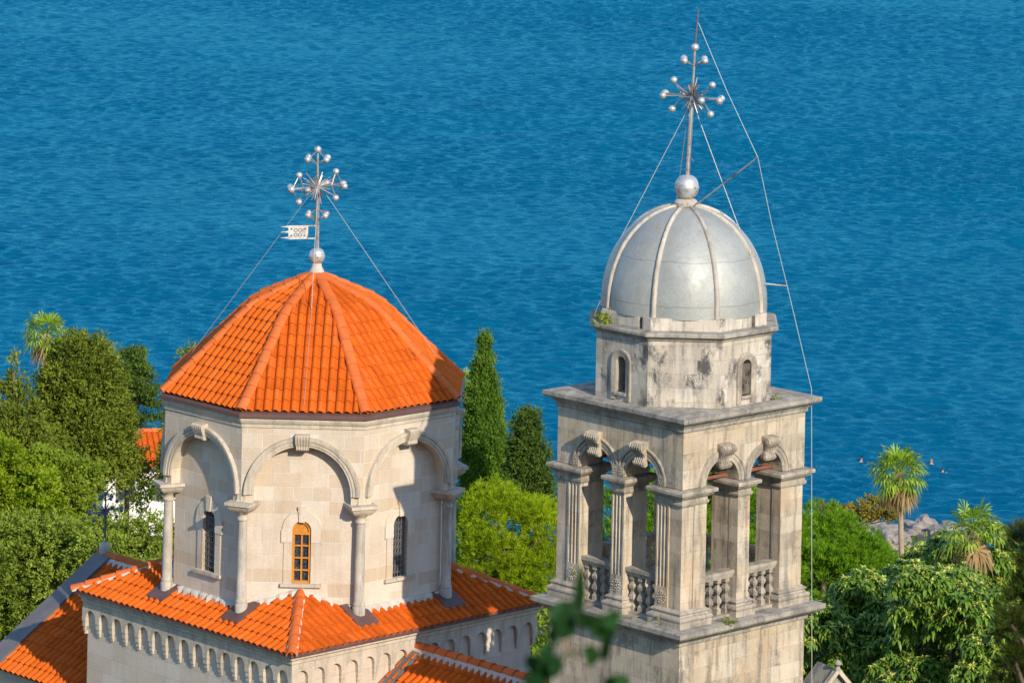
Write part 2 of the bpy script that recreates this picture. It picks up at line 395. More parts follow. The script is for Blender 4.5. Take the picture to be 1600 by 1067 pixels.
# ------------------------------------------------------------------ setting: sea, terrain, rocks
def build_sea():
    """real chop: a field of short crossing waves where the picture looks, flat water out to the horizon"""
    rs = np.random.RandomState(3); x = np.arange(-86, 86.1, .32); y = np.concatenate([np.arange(208, 330, .30), np.arange(330, 612, .35)])
    X, Y = np.meshgrid(x, y); Z = np.zeros_like(X)
    for i in range(64):
        lam = 1.0 * 2.05 ** rs.random(); th = R(80) + rs.normal(0, .72); k = 2 * math.pi / lam
        Z += lam * .0066 * np.sin(k * (X * math.cos(th) + Y * math.sin(th)) + rs.random() * 6.28 + .8 * np.sin(X * .11 + i) + .8 * np.sin(Y * .07 + 2 * i))
    lane = .72 + .28 * np.sin(X * .031 + Y * .045 + 1.5 * np.sin(Y * .021)) * np.sin(Y * .019 - X * .012 + .7)
    Z *= lane; Z += .12 * np.abs(Z)                       # sharper crests
    edge = np.minimum.reduce([X - x[0], x[-1] - X, Y - y[0], y[-1] - Y]); Z *= np.clip(edge / 6, 0, 1)
    ny, nx = X.shape; v = np.stack([X, Y, Z], 2).reshape(-1, 3); i = np.arange(nx * ny).reshape(ny, nx)
    f = np.stack([i[:-1, :-1], i[:-1, 1:], i[1:, 1:], i[1:, :-1]], 2).reshape(-1, 4)
    B = 16000; o = len(v); c = [i[0, 0], i[0, -1], i[-1, -1], i[-1, 0]]
    v = np.concatenate([v, [(-B, 120, 0), (B, 120, 0), (B, B, 0), (-B, B, 0)]])
    f = np.concatenate([f, [(o, o + 1, c[1], c[0]), (o + 1, o + 2, c[2], c[1]), (o + 2, o + 3, c[3], c[2]), (o + 3, o, c[0], c[3])]])
    me = bpy.data.meshes.new('sea'); me.vertices.add(len(v)); me.vertices.foreach_set('co', v.astype(np.float32).ravel())
    me.loops.add(len(f) * 4); me.loops.foreach_set('vertex_index', f.astype(np.int32).ravel()); me.polygons.add(len(f))
    me.polygons.foreach_set('loop_start', np.arange(0, len(f) * 4, 4, dtype=np.int32)); me.polygons.foreach_set('use_smooth', np.ones(len(f), dtype=bool)); me.update(calc_edges=True)
    me.materials.append(sea_mat()); ob = bpy.data.objects.new('sea', me); C.objects.link(ob); ob['kind'] = 'structure'
build_sea()

GP = [(-60, 70), (0, 51), (40, 38), (80, 19.5), (95, 17), (128, 16.5), (150, 12.5), (180, 7), (212, 2.2), (226, .3), (236, -2), (300, -9)]
def gz(X, Y):
    hd = 17 * math.exp(-((X - 22.5) / 6.0) ** 2) * max(0, min(1, (Y - 190) / 30))       # small rocky headland
    y = Y - hd
    for (a, za), (b, zb) in zip(GP[:-1], GP[1:]):
        if a <= y <= b: z = lerp(za, zb, (y - a) / (b - a)); break
    else: z = GP[0][1] if y < GP[0][0] else GP[-1][1]
    return z + .35 * math.sin(X * .7 + Y * .31) * math.sin(Y * .23 - X * .4) * (1 if Y > 135 else 0)
def ground_mat():
    m, nt, b = new_mat('ground_soil')
    tc = node(nt, 'ShaderNodeTexCoord'); n = noise(nt, tc.outputs['Object'], .5, 8, .7)
    r = ramp(nt, n.outputs['Fac'], [(.35, (.035, .05, .015)), (.55, (.07, .085, .03)), (.75, (.16, .13, .09))])
    nt.links.new(r.outputs[0], b.inputs['Base Color']); b.inputs['Roughness'].default_value = .95
    bp = node(nt, 'ShaderNodeBump', i_Strength=1, i_Distance=.3); nt.links.new(n.outputs['Fac'], bp.inputs['Height']); nt.links.new(bp.outputs[0], b.inputs['Normal'])
    return m
g = MB()
xs = [-300, -150, -80, -60] + [-44 + 2 * k for k in range(48)] + [60, 80, 150, 300]
ys = [-60 + 10 * k for k in range(19)] + [124 + 3 * k for k in range(60)]
g.grid([[(x, y, gz(x, y)) for x in xs] for y in ys])
go = g.build('ground', ground_mat(), smooth=60); go['kind'] = 'structure'

# ------------------------------------------------------------------ roof tiles
TPROF = [(0, 0), (.045, .034), (.16, .064), (.34, .080), (.52, .066), (.64, .036), (.70, .004), (.72, -.004), (.98, -.004), (1.0, 0)]
def tile_facet(mb, F, prof, x0, x1, w=.235, L=.37, rng=None, phase=0.0, thick=.024):
    """courses of roll tiles over the profile (d, z), eave first; F maps (x, d, z)"""
    segs = [0.0]
    for (a, b), (c, d) in zip(prof[:-1], prof[1:]): segs.append(segs[-1] + math.hypot(c - a, d - b))
    def at(t):
        t = max(-.2, min(t, segs[-1]))
        for k in range(len(prof) - 1):
            if t <= segs[k + 1] or k == len(prof) - 2:
                q = (t - segs[k]) / (segs[k + 1] - segs[k])
                (a, b), (c, d) = prof[k], prof[k + 1]
                l = segs[k + 1] - segs[k]
                return lerp(a, c, q), lerp(b, d, q), (d - b) / l, -(c - a) / l      # position, normal (nd, nz)
    nc = int(math.ceil((x1 - x0) / w)); nr = int(math.ceil(segs[-1] / L))
    for j in range(nr):
        for i in range(nc):
            jx, jl = rng.uniform(-.004, .004), rng.uniform(-.003, .004)
            mb.cur = rng.random() if rng.random() < .9 else rng.choice((0, 1))
            ta, tb = j * L - .05 + rng.uniform(-.006, .006), min((j + 1) * L + .01, segs[-1])
            rows = []
            for t, lift in ((ta, .040 - thick), (ta, .040), ((ta + tb) / 2, .022), (tb, .004)):
                d, z, nd, nz = at(t)
                rows.append([F(x0 + phase + (i + fx * (1.0 if t == ta else .99)) * w + jx, d + nd * (h + lift + jl), z + nz * (h + lift + jl)) for fx, h in TPROF])
            mb.grid(rows)
    mb.cur = .5

def ridge_tiles(mb, pts, rng, L=.42, r=.125, side=None, flat=.85, tap=(1.1, .92)):
    """half-round tiles along a polyline, lower end first"""
    pts = [Vector(p) for p in pts]; seg = [0.0]
    for a, b in zip(pts[:-1], pts[1:]): seg.append(seg[-1] + (b - a).length)
    def at(t):
        for k in range(len(pts) - 1):
            if t <= seg[k + 1] or k == len(pts) - 2: return pts[k].lerp(pts[k + 1], (t - seg[k]) / (seg[k + 1] - seg[k]))
    n = max(1, int(round(seg[-1] / L))); l = seg[-1] / n
    for j in range(n):
        mb.cur = rng.random()
        a, b = at(j * l - .03 if j else 0), at(min((j + 1) * l, seg[-1]))
        tdir = (b - a).normalized(); s = tdir.cross(Vector((0, 0, 1))).normalized(); u = s.cross(tdir)
        rows = []
        for p, rr, lift in ((a, r * tap[0] - .02, .01), (a, r * tap[0], .016), (b, r * tap[1], 0)):
            rows.append([p + s * (rr * math.cos(math.pi * q / 8)) + u * (rr * math.sin(math.pi * q / 8) * flat + lift) for q in range(-1, 10)])
        mb.grid(rows)
    mb.cur = .5

# ------------------------------------------------------------------ church
YAW = 0.7642
DC = Vector((-5.3447, 113.0, 0)); TC = Vector((4.2363, 103.0, 0))
U = Vector((math.cos(YAW), math.sin(YAW), 0)); V = Vector((-math.sin(YAW), math.cos(YAW), 0))
rng = random.Random(7)
church = empty('church', DC, YAW, 'cream stone church with an octagonal drum under an orange tiled dome roof', 'church')
T8 = math.tan(math.pi / 8)
AO, AI = 3.87, 3.57                          # apothem of the outer layer and of the recessed wall
# base block
b = MB(); b.lathe([(4.26, 14), (4.26, 26.62), (0, 26.63)], 4, rot=R(45), scale='ap')
base = b.build('base_wall', M['base'], church)
b = MB(); b.lathe([(4.26, 26.40), (4.36, 26.40), (4.36, 26.56), (4.40, 26.58), (4.40, 26.66), (4.46, 26.70), (4.46, 26.78), (4.2, 26.79)], 4, rot=R(45), scale='ap')
b.build('cornice', M['trim'], base)
NB = 15; SP = 8.60 / NB
for k in range(4):
    F, n, t = face_frame(R(90 * k))
    m = MB(); cs = [(-4.3 + SP * (i + .5), .195) for i in range(NB)]
    arch_wall(m, F, -4.375, 4.375, 26.17, 26.41, 4.375, cs, .115, n=8, back=False)
    m.build('blind_arcade', M['trim'], base)
    for i in range(NB + 1):
        x = -4.3 + SP * i
        m = MB()
        for w0, d0, z0, z1 in ((.085, .112, 26.04, 26.17), (.072, .094, 25.90, 26.04), (.06, .07, 25.78, 25.90), (.05, .045, 25.70, 25.78)):
            m.box(x - w0, x + w0, 4.24, 4.26 + d0, z0, z1, F)
        m.build('bracket', M['trim'], base)
# lower roof
LZ, LS = 26.87, .47
lz = lambda d: LZ + (4.50 - d) * LS
lower = MB()
lower.lathe([(4.5, LZ - .03), (2.3, lz(2.3) - .03), (0, lz(2.3) - .02)], 4, rot=R(45), scale='ap')
lower_roof = lower.build('lower_roof', M['grey_sheet'], church)
for k in range(4):
    F, n, t = face_frame(R(90 * k)); m = MB()
    tile_facet(m, F, [(4.52, lz(4.52)), (2.45, lz(2.45))], -4.62, 4.62, w=.24, L=.39, rng=rng)
    q = math.pi / 4
    m.build('roof_tiles', M['tile'], lower_roof, smooth=50, clip=[(Vector((0, 0, 0)), t * math.cos(q) - n * math.sin(q)), (Vector((0, 0, 0)), -t * math.cos(q) - n * math.sin(q))])
for k in range(4):
    a = R(45 + 90 * k); dv = Vector((math.cos(a), math.sin(a), 0)); s2 = math.sqrt(2)
    p = lambda d, o: dv * (d * s2) + Vector((0, 0, lz(d) + o))
    m = MB(); ridge_tiles(m, [p(4.58, .04), p(2.5, .04)], rng, .44, .125); m.build('hip_tiles', M['hip'], lower_roof, smooth=50)
    m = MB()
    for sgn in (-1, 1):
        sd = dv.cross(Vector((0, 0, 1))) * sgn
        rows = []
        for q in range(15):
            d = lerp(4.56, 2.5, q / 14); j = rng.uniform(-.015, .015)
            rows.append([p(d, .10) + sd * .06, p(d, .07) + sd * (.125 + j * .6), p(d, .0) + sd * (.15 + j * .6)])
        m.grid(rows)
    m.build('mortar_bed', M['mortar'], lower_roof)
m = MB(); m.lathe([(4.44, 26.80), (4.57, 26.80), (4.57, 26.90), (4.55, 26.905), (4.50, 26.84), (4.44, 26.84)], 4, rot=R(45), scale='ap'); m.build('gutter', M['brown'], lower_roof)

# drum walls
d8 = MB(); up = MB()
for k in range(8):
    F, n, t = face_frame(R(45 * k)); hi, ho = AI * T8, AO * T8
    arch_wall(d8, F, -hi, hi, 29.44, 32.4, AI, [(0, .25)], .34, n=12, zbot=28.05, back=False)
    d8.poly([F(-hi, AI, 26.5), F(hi, AI, 26.5), F(hi, AI, 28.05), F(-hi, AI, 28.05)])
    arch_wall(up, F, -ho, ho, 30.42, 32.35, AO, [(0, 1.29)], AO - AI + .01, n=24, zbot=30.20, back=False)
drum = d8.build('drum_wall', M['drum'], church)
up.build('arcade_wall', M['drum'], drum)
m = MB(); m.lathe([(AO, 32.16), (AO + .035, 32.18), (AO + .035, 32.26), (AO + .07, 32.30), (AO + .10, 32.37), (AO + .10, 32.44), (3.5, 32.45)], 8, rot=R(22.5), scale='ap'); m.build('cornice', M['trim'], drum)

def column_capital(k, parent):
    a = R(22.5 + 45 * k); rr = 4.05; c = (rr * math.cos(a), rr * math.sin(a), 0)
    col = MB(); col.lathe([(.17, 27.30), (.17, 27.52), (.155, 27.54), (.165, 27.58), (.155, 27.62), (.135, 27.65), (.132, 28.6), (.118, 29.72)], 16, c)
    co = col.build('column', M['column'], parent, smooth=40)
    cp = MB(); cp.lathe([(.118, 29.70), (.15, 29.72), (.155, 29.75), (.145, 29.78), (.12, 29.80), (.13, 29.86), (.17, 29.90), (.21, 29.95)], 16, c)
    def rot(x, y, z): return Vector((c[0] + x * math.cos(a) - y * math.sin(a), c[1] + x * math.sin(a) + y * math.cos(a), z))
    rows = []
    for o, z in ((.21, 29.94), (.24, 29.97), (.30, 30.03), (.33, 30.10), (.37, 30.12), (.37, 30.20), (.0, 30.205)):
        rows.append([rot(-o - .1, -o, z), rot(o - .02, -o, z), rot(o - .02, o, z), rot(-o - .1, o, z)])
    cp.grid(rows, True); cp.build('capital', M['trim'], co, smooth=30)
    pd = MB()
    pr = [(.14, 30.205), (.15, 30.22), (.12, 30.26), (.12, 30.44), (.10, 30.50), (.02, 30.56)]
    pd.grid([[rot(-o - .02, -o, z), rot(o, -o, z), rot(o, o, z), rot(-o - .02, o, z)] for o, z in pr], True); pd.build('impost', M['trim'], co)
    # pilaster strip behind the column
    # sheet metal plate the column stands on
    ax = a if False else None
    fa = R(90 * round(math.degrees(a) / 90)); F, n, t = face_frame(fa)
    lx = Vector(c).dot(t); ld = Vector(c).dot(n)
    pl = MB()
    pts = [(ld + .42, .0), (ld + .42, .13), (ld - .05, .15), (ld - .35, .16)]
    pl.grid([[F(lx + s, d, lz(d) + h) for d, h in pts] for s in (-.36, -.355, .355, .36)])
    pl.poly([F(lx - .36, d, lz(d) + h) for d, h in ((ld + .42, 0), (ld + .42, .13), (ld - .35, .16), (ld - .35, 0))])
    pl.poly([F(lx + .36, d, lz(d) + h) for d, h in ((ld + .42, 0), (ld + .42, .13), (ld - .35, .16), (ld - .35, 0))])
    pl.build('flashing_plate', M['brown'], co)
    return co
for k in range(8): column_capital(k, church)

for k in range(8):
    F, n, t = face_frame(R(45 * k))
    m = MB(); arch_ring(m, F, 0, 30.42, [(1.285, AO - .02), (1.285, AO + .05), (1.34, AO + .05), (1.345, AO + .075), (1.42, AO + .075), (1.43, AO + .10), (1.50, AO + .115), (1.53, AO + .11), (1.54, AO)], 28)
    m.build('arch_molding', M['trim'], drum, smooth=35)
    ks = MB(); nx = 10; rows = []
    kp = [(AO - .26, 31.60), (AO + .10, 31.60), (AO + .15, 31.64), (AO + .15, 31.72), (AO + .19, 31.80), (AO + .24, 31.92), (AO + .25, 31.99), (AO + .20, 32.03), (AO, 32.04)]
    for i in range(nx + 1):
        x = lerp(-.19, .19, i / nx); re = -.018 if (i % 2 and 0 < i < nx) else 0
        rows.append([F(x * (1 if z > 31.75 else .86), d + re, z) for d, z in kp])
    ks.grid(rows); ks.poly(rows[0]); ks.poly(rows[-1]); ks.build('keystone', M['trim'], drum)

def drum_window(k):
    F, n, t = face_frame(R(45 * k)); timber = (k == 5)
    s = MB()                                                    # stone surround
    for sg in (-1, 1):
        s.box(min(sg * .25, sg * .47), max(sg * .25, sg * .47), AI - .02, AI + .03, 28.05, 29.12, F)
        s.box(min(sg * .25, sg * .54), max(sg * .25, sg * .54), AI - .02, AI + .045, 29.12, 29.44, F)
    arch_ring(s, F, 0, 29.44, [(.25, AI - .02), (.25, AI + .045), (.52, AI + .045), (.54, AI)], 16)
    s.poly([F(-.11, AI + .085, 30.06), F(.11, AI + .085, 30.06), F(.07, AI + .085, 29.66), F(-.07, AI + .085, 29.66)])
    s.grid([[F(-.11, AI, 30.06), F(-.11, AI + .085, 30.06)], [F(.11, AI, 30.06), F(.11, AI + .085, 30.06)], [F(.07, AI, 29.66), F(.07, AI + .085, 29.66)], [F(-.07, AI, 29.66), F(-.07, AI + .085, 29.66)], [F(-.11, AI, 30.06), F(-.11, AI + .085, 30.06)]])
    w = s.build('window', M['drum'], church, label='window in an orange timber frame' if timber else 'window behind a black iron grille')
    si = MB(); si.box(-.54, .54, AI - .05, AI + .10, 27.96, 28.05, F); si.build('sill', M['trim'], w)
    gl = MB(); di = AI - (.10 if timber else .22)
    gl.poly([F(-.25, di, 28.05), F(.25, di, 28.05)] + [F(.25 * math.cos(math.pi * q / 12), di, 29.44 + .25 * math.sin(math.pi * q / 12)) for q in range(13)])
    gl.build('glass', M['glass'], w)
    fr = MB()
    if timber:
        dd = AI - .02
        for x0, x1 in ((-.25, -.185), (.185, .25), (-.022, .022)): fr.box(x0, x1, di, dd - (.02 if x0 == -.022 else 0), 28.05, 29.32 if x0 == -.022 else 29.44, F)
        for z in (28.05, 28.37, 28.69, 29.01): fr.box(-.185, .185, di, dd - .015, z, z + (.06 if z == 28.05 else .035), F)
        fr.box(-.25, .25, di, dd + .01, 29.32, 29.40, F)
        arch_ring(fr, F, 0, 29.44, [(.17, di), (.17, dd), (.25, dd), (.25, di)], 12)
        fr.poly([F(-.2, di + .03, 29.40), F(.2, di + .03, 29.40)] + [F(.2 * math.cos(math.pi * q / 10), di + .03, 29.44 + .2 * math.sin(math.pi * q / 10)) for q in range(11)])
        fr.build('frame', M['wood'], w)
    else:
        dd = AI - .06
        for i in range(5):
            x = -.2 + .1 * i; fr.tube([F(x, dd, 28.06), F(x, dd, 29.44 + math.sqrt(max(0, .0625 - x * x)))], .017, 5)
        for i in range(9):
            z = 28.16 + .165 * i
            if z < 29.6: fr.tube([F(-.25, dd + .012, z), F(.25, dd + .012, z)], .014, 5)
        for i in range(4):
            for j in range(8):                                  # wrought scrolls between the bars
                cx, cz = -.15 + .1 * i, 28.24 + .165 * j
                fr.tube([F(cx + .035 * math.cos(q), dd + .005, cz + .05 * math.sin(q)) for q in [2 * math.pi * e / 8 for e in range(9)]], .008, 4, cap=False)
        fr.build('grille', M['iron'], w)
for k in range(8): drum_window(k)
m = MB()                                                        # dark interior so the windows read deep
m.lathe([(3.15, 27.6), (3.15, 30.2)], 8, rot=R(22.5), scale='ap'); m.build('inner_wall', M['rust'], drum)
# mortar fillet where the lower roof meets the drum
m = MB()
for k in range(8):
    F, n, t = face_frame(R(45 * k)); hi = (AI + .1) * T8; rows = []
    for q in range(29):
        x = lerp(-hi, hi, q / 28); pt = F(x, AI, 0); dc = max(abs(pt.x), abs(pt.y)); j = rng.uniform(-.02, .03) + .03 * math.sin(q * 2.2)
        rows.append([F(x, AI - .01, lz(dc) + .15 + j * .3), F(x, AI + .04, lz(dc) + .14 + j * .3), F(x, AI + .10 + j, lz(dc) + .10), F(x, AI + .13 + j, lz(dc) - .05)])
    m.grid(rows)
m.build('mortar_fillet', M['mortar'], drum)

# drum roof
DP = [(3.90, 32.63), (2.9, 33.60), (1.95, 34.56), (1.68, 34.81), (1.40, 34.97), (.12, 35.55)]
under = MB(); under.lathe([(d - .02, z - .05) for d, z in DP], 8, rot=R(22.5), scale='ap')
droof = under.build('drum_roof', M['grey_sheet'], church)
for k in range(8):
    F, n, t = face_frame(R(45 * k)); m = MB(); q = math.pi / 8
    tile_facet(m, F, DP, -1.76, 1.76, w=.2347, L=.345, rng=rng)
    m.build('roof_tiles', M['tile'], droof, smooth=50, clip=[(Vector((0, 0, 0)), t * math.cos(q) - n * math.sin(q)), (Vector((0, 0, 0)), -t * math.cos(q) - n * math.sin(q))])
    a = R(45 * k + 22.5); dv = Vector((math.cos(a), math.sin(a), 0)); cs8 = math.cos(math.pi / 8)
    m = MB(); ridge_tiles(m, [dv * ((d + (.06 if i == 0 else 0)) / cs8) + Vector((0, 0, z + .045 - (.045 if i == 0 else 0))) for i, (d, z) in enumerate(DP)], rng, .40, .15, None, .66, (1.04, .97))
    m.build('hip_tiles', M['hip'], droof, smooth=50)
m = MB(); m.lathe([(.22, 35.55), (.20, 35.70), (.14, 35.80), (.13, 35.90)], 12); m.build('collar', M['mortar'], droof, smooth=40)
m = MB(); m.lathe([(AO + .09, 32.445), (4.037, 32.45), (4.037, 32.54), (4.02, 32.555), (3.82, 32.64)], 8, rot=R(22.5), scale='ap'); m.build('gutter', M['brown'], droof)

# gabled arms along the church axis
RZ, RS, RW = 26.30, .615, 4.0
def arm(y0, y1, gable):
    sg = 1 if y1 > 0 else -1; ya, yb = min(y0, y1), max(y0, y1)
    w = MB(); ez = RZ - RS * (RW - .35) - .08
    for x in (-RW + .35, RW - .35): w.poly([(x, ya, 14), (x, yb, 14), (x, yb, ez), (x, ya, ez)])
    ye = y1 - sg * .25
    w.poly([(-RW + .35, ye, 14), (RW - .35, ye, 14), (RW - .35, ye, ez), (0, ye, RZ - .08), (-RW + .35, ye, ez)])
    aw = w.build('arm_wall', M['base'], church)
    rf = MB()
    for s in (-1, 1): rf.poly([(0, ya, RZ - .04), (0, yb, RZ - .04), (s * RW, yb, RZ - RS * RW - .04), (s * RW, ya, RZ - RS * RW - .04)])
    ro = rf.build('arm_roof', M['grey_sheet'], church)
    for th in (0, 180):
        F, n, t = face_frame(R(th)); m = MB()
        x0, x1 = (ya, yb) if th == 0 else (-yb, -ya)
        tile_facet(m, F, [(RW, RZ - RS * RW), (0.02, RZ - RS * .02)], x0, x1, w=.24, L=.39, rng=rng)
        m.build('roof_tiles', M['tile'], ro, smooth=50, clip=[(Vector((0, yb, 0)), Vector((0, 1, 0))), (Vector((0, ya, 0)), Vector((0, -1, 0)))])
    m = MB(); ridge_tiles(m, [(0, y1, RZ + .05), (0, y0, RZ + .05)], rng, .44, .14); m.build('ridge_tiles', M['hip'], ro, smooth=50)
    m = MB()
    for s in (-1, 1): m.grid([[(s * .06, y, RZ + .10), (s * .2, y, RZ - .01), (s * .28, y, RZ - .12)] for y in (ya, yb)])
    m.build('mortar_bed', M['mortar'], ro)
    fy0, fy1 = (y1 - .62, y1 + .06) if gable else (y0 + .02 * sg, y0 + .42 * sg)
    fa, fb = min(fy0, fy1), max(fy0, fy1); h = .17 if gable else .09
    m = MB()
    for s in (-1, 1):
        for (q, z) in ((0, 0),):
            A = [(0, RZ + h + .02), (s * (RW + .1), RZ + h - RS * (RW + .1))]
            m.poly([(A[0][0], fa, A[0][1]), (A[0][0], fb, A[0][1]), (A[1][0], fb, A[1][1]), (A[1][0], fa, A[1][1])])
            for y in (fa, fb): m.poly([(A[0][0], y, A[0][1]), (A[1][0], y, A[1][1]), (A[1][0], y, A[1][1] - h - .1), (A[0][0], y, A[0][1] - h - .1)])
    m.build('verge_flashing', M['grey_sheet'], ro)
arm(4.27, 9.2, True)
arm(-4.27, -11.55, False)

# ------------------------------------------------------------------ bell tower
tower = empty('bell_tower', TC, YAW, 'weathered stone bell tower with open belfry arches and a silver ribbed dome', 'bell tower')
A = 2.16
m = MB(); m.lathe([(2.22, 14), (2.22, 29.02)], 4, rot=R(45), scale='ap'); body = m.build('tower_body', M['tower'], tower)
m = MB(); m.lathe([(2.22, 28.98), (2.28, 29.0), (2.28, 29.07), (2.33, 29.10), (2.42, 29.17), (2.42, 29.21), (2.55, 29.22), (2.59, 29.27), (2.59, 29.37), (2.4, 29.40), (0, 29.405)], 4, rot=R(45), scale='ap')
m.build('ledge', M['ledge'], tower)
belfry = MB()
for k in range(4):
    F, n, t = face_frame(R(90 * k))
    arch_wall(belfry, F, -A, A, 32.72, 34.14, A, [(-.785, .575), (.785, .575)], .8, n=16)
bo = belfry.build('belfry_wall', M['tower'], tower)
m = MB(); m.box(-2.1, 2.1, -2.1, 2.1, 34.06, 34.2); m.build('belfry_ceiling', M['ttrim'], bo)
m = MB(); m.lathe([(A, 34.08), (A + .05, 34.11), (A + .05, 34.19), (A + .08, 34.21), (A + .12, 34.28), (A + .12, 34.31), (A + .25, 34.33), (2.451, 34.38), (2.451, 34.47), (2.2, 34.52), (0, 34.60)], 4, rot=R(45), scale='ap')
m.build('roof_cornice', M['ledge'], tower)

def pilaster(mb, F, x0, x1, d, z0, z1, fluted):
    """a slim pilaster strip; three flutes above a carved square"""
    if not fluted:
        mb.box(x0, x1, d - .3, d, z0, z1, F); return
    w = x1 - x0; zc = z0 + .50
    prof = [(x0, d - .3), (x0, d), (x0 + w * .10, d)]
    for i in range(3):
        a = x0 + w * (.11 + .27 * i); b2 = a + w * .23
        for q in range(7):
            th = math.pi * q / 6; prof.append((lerp(a, b2, (1 - math.cos(th)) / 2), d - .045 * math.sin(th)))
    prof += [(x1 - w * .10, d), (x1, d), (x1, d - .3)]
    mb.grid([[F(x, dd, z) for x, dd in prof] for z in (zc, z1 - .06)])
    mb.box(x0, x1, d - .3, d, z0, zc, F); mb.box(x0, x1, d - .3, d, z1 - .06, z1, F)
    # rosette panel: sunk square with a carved flower
    cx, cz = (x0 + x1) / 2, z0 + .25
    for ring, (r0, num) in enumerate(((.035, 1), (.085, 8), (.14, 12))):
        for i in range(num):
            an = 2 * math.pi * i / num + ring * .3
            mb.lathe([(.03, 0), (.022, .018), (0, .026)], 6, (0, 0, 0)) if False else None
            px, pz = cx + r0 * math.cos(an) * (0 if num == 1 else 1), cz + r0 * math.sin(an) * (0 if num == 1 else 1)
            s = .03
            mb.poly([F(px - s, d + .002, pz), F(px, d + .002, pz - s), F(px, d + .03, pz)]); mb.poly([F(px, d + .002, pz - s), F(px + s, d + .002, pz), F(px, d + .03, pz)])
            mb.poly([F(px + s, d + .002, pz), F(px, d + .002, pz + s), F(px, d + .03, pz)]); mb.poly([F(px, d + .002, pz + s), F(px - s, d + .002, pz), F(px, d + .03, pz)])
CAP = [(0, 32.30), (.035, 32.31), (.05, 32.35), (.05, 32.39), (.02, 32.41), (.02, 32.47), (.08, 32.50), (.13, 32.55), (.14, 32.58), (.20, 32.60), (.205, 32.66), (.19, 32.69), (-.3, 32.722)]
BAS = [(.13, 29.39), (.13, 29.53), (.12, 29.54), (.145, 29.57), (.15, 29.61), (.13, 29.65), (.075, 29.67), (.06, 29.71), (.09, 29.74), (.085, 29.77), (.03, 29.80), (0, 29.83)]
for sx in (-1, 1):
    for sy in (-1, 1):
        m = MB(); cx, cy = sx * 1.74, sy * 1.74
        m.box(cx - .40, cx + .40, cy - .40, cy + .40, 29.38, 32.5)
        for th in range(4):
            F, n, t = face_frame(R(90 * th)); lx, ld = Vector((cx, cy, 0)).dot(t), Vector((cx, cy, 0)).dot(n)
            if ld > 0:
                a, b2 = (lx - .42, lx + .0) if lx > 0 else (lx, lx + .42)
                pilaster(m, F, a, b2, A + .012, 29.8, 32.32, th in (0, 2))
        po = m.build('corner_pier', M['tower'], tower)
        m = MB(); m.rect(cx, cy, .42, .42, CAP); m.build('capital', M['ttrim'], po)
        m = MB(); m.rect(cx, cy, .42, .42, BAS); m.build('pier_base', M['ttrim'], po)
